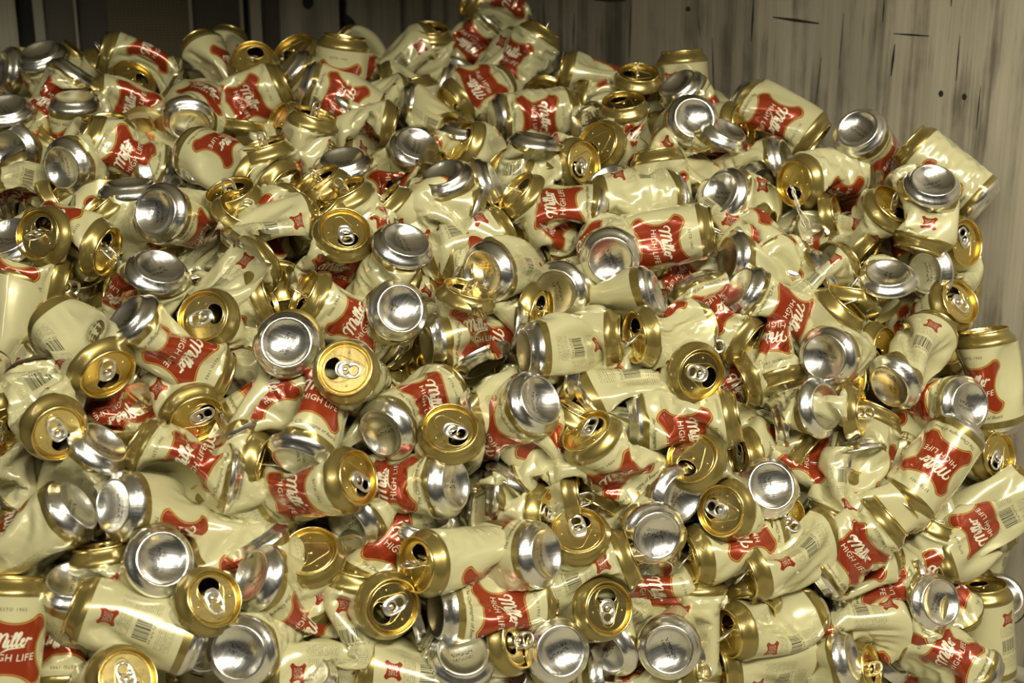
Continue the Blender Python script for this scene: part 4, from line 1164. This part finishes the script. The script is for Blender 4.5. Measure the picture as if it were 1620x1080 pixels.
for d, G, Rm, Of in zip(CANS, GRID, RT, OT):
    f, r, u, top, sd = d['f'], d['r'], d['u'], d['top'], d['sd']
    W, org, R3, o3 = d['P']
    # the Empty stands at the foot of the can
    M = W.to_4x4(); M.translation = org
    root = bpy.data.objects.new('beer_can', None); COL.objects.link(root)
    root.empty_display_size = 0.02; root.matrix_world = M
    root['label'] = d['label']; root['category'] = 'can'; root['group'] = 'crushed beer cans in the heap'
    d['root'] = root; d['org'] = org; d['W'] = W.copy()
    body = bpy.data.objects.new('can_body', body_mesh(G, Rm, Of, 0.0, True, et=d['et'])); COL.objects.link(body); body.parent = root
    base = bpy.data.objects.new('can_base', ME_BASE); COL.objects.link(base); base.parent = root
    base.matrix_local = Matrix.Rotation(d['eb'][0], 4, 'Z') @ Matrix.Diagonal((1 + d['eb'][1], 1 - d['eb'][1], 1, 1))
    base['label'] = 'bare silver base'
    # lid turned so that its mouth points the given way on view
    ll = (W.transposed() @ d['lw']).to_4x4() @ Matrix.Diagonal((1 + d['et'][1], 1 - d['et'][1], 1, 1)); ll.translation = o3
    lid = bpy.data.objects.new('lid', ME_LID); COL.objects.link(lid); lid.parent = root; lid.matrix_local = ll
    lid['label'] = 'gold lid with open mouth'
    if d['tab'] != 'x':
        tb = bpy.data.objects.new('pull_tab', ME_TAB); COL.objects.link(tb); tb.parent = lid; tb['label'] = 'silver pull tab'
        zt = (117.6 - LZ) / 1000
        if d['tab'] == 'n': m4 = Matrix.Translation((0.001, 0, zt)) @ Matrix.Rotation(rng.uniform(-.25, .25), 4, 'Z')
        elif d['tab'] == 'o': m4 = Matrix.Translation((0.002, 0, zt + .0008)) @ Matrix.Rotation(math.pi + rng.uniform(-.4, .4), 4, 'Z') @ Matrix.Rotation(math.radians(4), 4, 'Y')
        else: m4 = Matrix.Translation((0.001, 0, zt + .001)) @ Matrix.Rotation(rng.uniform(-.3, .3), 4, 'Z') @ Matrix.Rotation(math.radians(rng.uniform(50, 95)), 4, 'Y')
        tb.matrix_local = m4

# the shredded foil hanging from the torn lid
M_SHRED = mat_flat('frayed_white_foil', (0.62, 0.58, 0.47), 0.45, 0.2)
tornd = [d for d in CANS if 'torn' in d['lm']][0]
SV, SF = [], []
srng = random.Random(4)
c0 = place(1262, 296, (Vector(tornd['pl'][1][:3]) - CP).dot(CF)) + tornd['top'] * .0085
for st in range(5):
    p = c0 + Vector((srng.uniform(-.003, .003), 0, srng.uniform(-.004, .004))); path = []
    n_ = 16 if st < 3 else 9
    for q in range(n_):
        path.append(tuple((p - tornd['org']) * 1000)); p = p + Vector((.0011 + srng.uniform(-.0016, .0016), -.0012 + srng.uniform(-.0008, .0006), -.0030 + srng.uniform(-.0008, .0010)))
    tube(path, 0.62, SV, SF, closed=False, n=5)
Wt = tornd['W'].transposed(); SV = [tuple(Wt @ Vector(v) / 1000) for v in SV]
so = bpy.data.objects.new('torn_shred', mesh_from('torn_shred', SV, SF, [M_SHRED], smooth=False)); COL.objects.link(so); so.parent = tornd['root']; so['label'] = 'frayed white shreds hanging from the torn mouth'

# ------------------------------------------------------------------ the mass of cans underneath, too many and too hidden to count
def small_lathe(prof, n, zoff): return lathe(prof, n, zoff)
lv, lf = small_lathe([(0, 117.2)] + [(21.9, 117.2), (22.9, 115.8), (24.0, 114.6), (25.3, 120.8), (26.7, 121.5), (27.2, 119.4), (26.6, 118.6)], 20, LZ)
bv, bf = small_lathe([BASE_PROFILE[i] for i in (0, 2, 4, 6, 8, 10, 12, 14)], 20, Z0)
lv = np.array(lv); bv = np.array(bv)
HV, HF, HM, HUV = [], [], [], []; off = 0
prng = random.Random(5)
variants = [i for i, d in enumerate(CANS) if d['c'] >= 2]
for layer, (dz, step) in enumerate(((0.112, 58), (0.175, 74))):
    y = 20
    while y < 1120:
        x = -30
        while x < 1660:
            px, py = x + prng.uniform(-18, 18), y + prng.uniform(-18, 18); x += step
            # stay under the heap's outline
            lim = np.interp(px, [-50, 300, 700, 1000, 1150, 1350, 1480, 1560, 1660], [120, 110, 90, 130, 150, 230, 300, 420, 620])
            rlim = 1545 if py < 600 else 1560
            if py < lim or px > rlim: continue
            i = prng.choice(variants); G, Rm, Of = GRID[i], RT[i], OT[i]
            R = Matrix.Rotation(prng.uniform(0, 6.28), 3, Vector((prng.gauss(0, 1), prng.gauss(0, 1), prng.gauss(0, 1)))); Rn = np.array(R)
            loc = np.array(place(px, py, heap_depth(px, py) + dz + prng.uniform(-.008, .015)))
            if ((WALLS[:, :3] @ loc) - WALLS[:, 3]).min() < .055: continue
            me = body_mesh(G, Rm, Of, prng.uniform(0, 6.28), False, fine=False)
            nv = len(me.vertices); co = np.empty(nv * 3, np.float32); me.vertices.foreach_get('co', co); co = co.reshape(-1, 3)
            fi = np.empty(len(me.loops), np.int32); me.loops.foreach_get('vertex_index', fi)
            uv = np.empty(len(me.loops) * 2, np.float32); me.uv_layers[0].data.foreach_get('uv', uv)
            bpy.data.meshes.remove(me)
            o = Of / 2000.0
            for vv, ff, mm, uu in ((co, fi.reshape(-1, 4).tolist(), 0, uv.reshape(-1, 2)), (bv, bf, 1, None), (lv @ np.array(Rm).T + Of / 1000.0, lf, 2, None)):
                HV.append((vv - o) @ Rn.T + loc); HF += [[q + off for q in g] for g in ff]; HM += [mm] * len(ff); off += len(vv)
                HUV.append(uu if uu is not None else np.zeros((sum(len(g) for g in ff), 2), np.float32))
        y += step
hm = bpy.data.meshes.new('buried_can_heap'); hm.from_pydata(np.concatenate(HV).tolist(), [], HF)
for m in (M_PRINT, M_SILVER, M_LID): hm.materials.append(m)
hm.polygons.foreach_set('material_index', HM); hm.polygons.foreach_set('use_smooth', [True] * len(HM))
hm.uv_layers.new(name='UVMap').data.foreach_set('uv', np.concatenate(HUV).ravel())
heap = bpy.data.objects.new('buried_can_heap', hm); COL.objects.link(heap)
heap['label'] = 'mass of crushed cans lying deeper in the heap, glimpsed in the gaps'; heap['category'] = 'cans'; heap['kind'] = 'stuff'
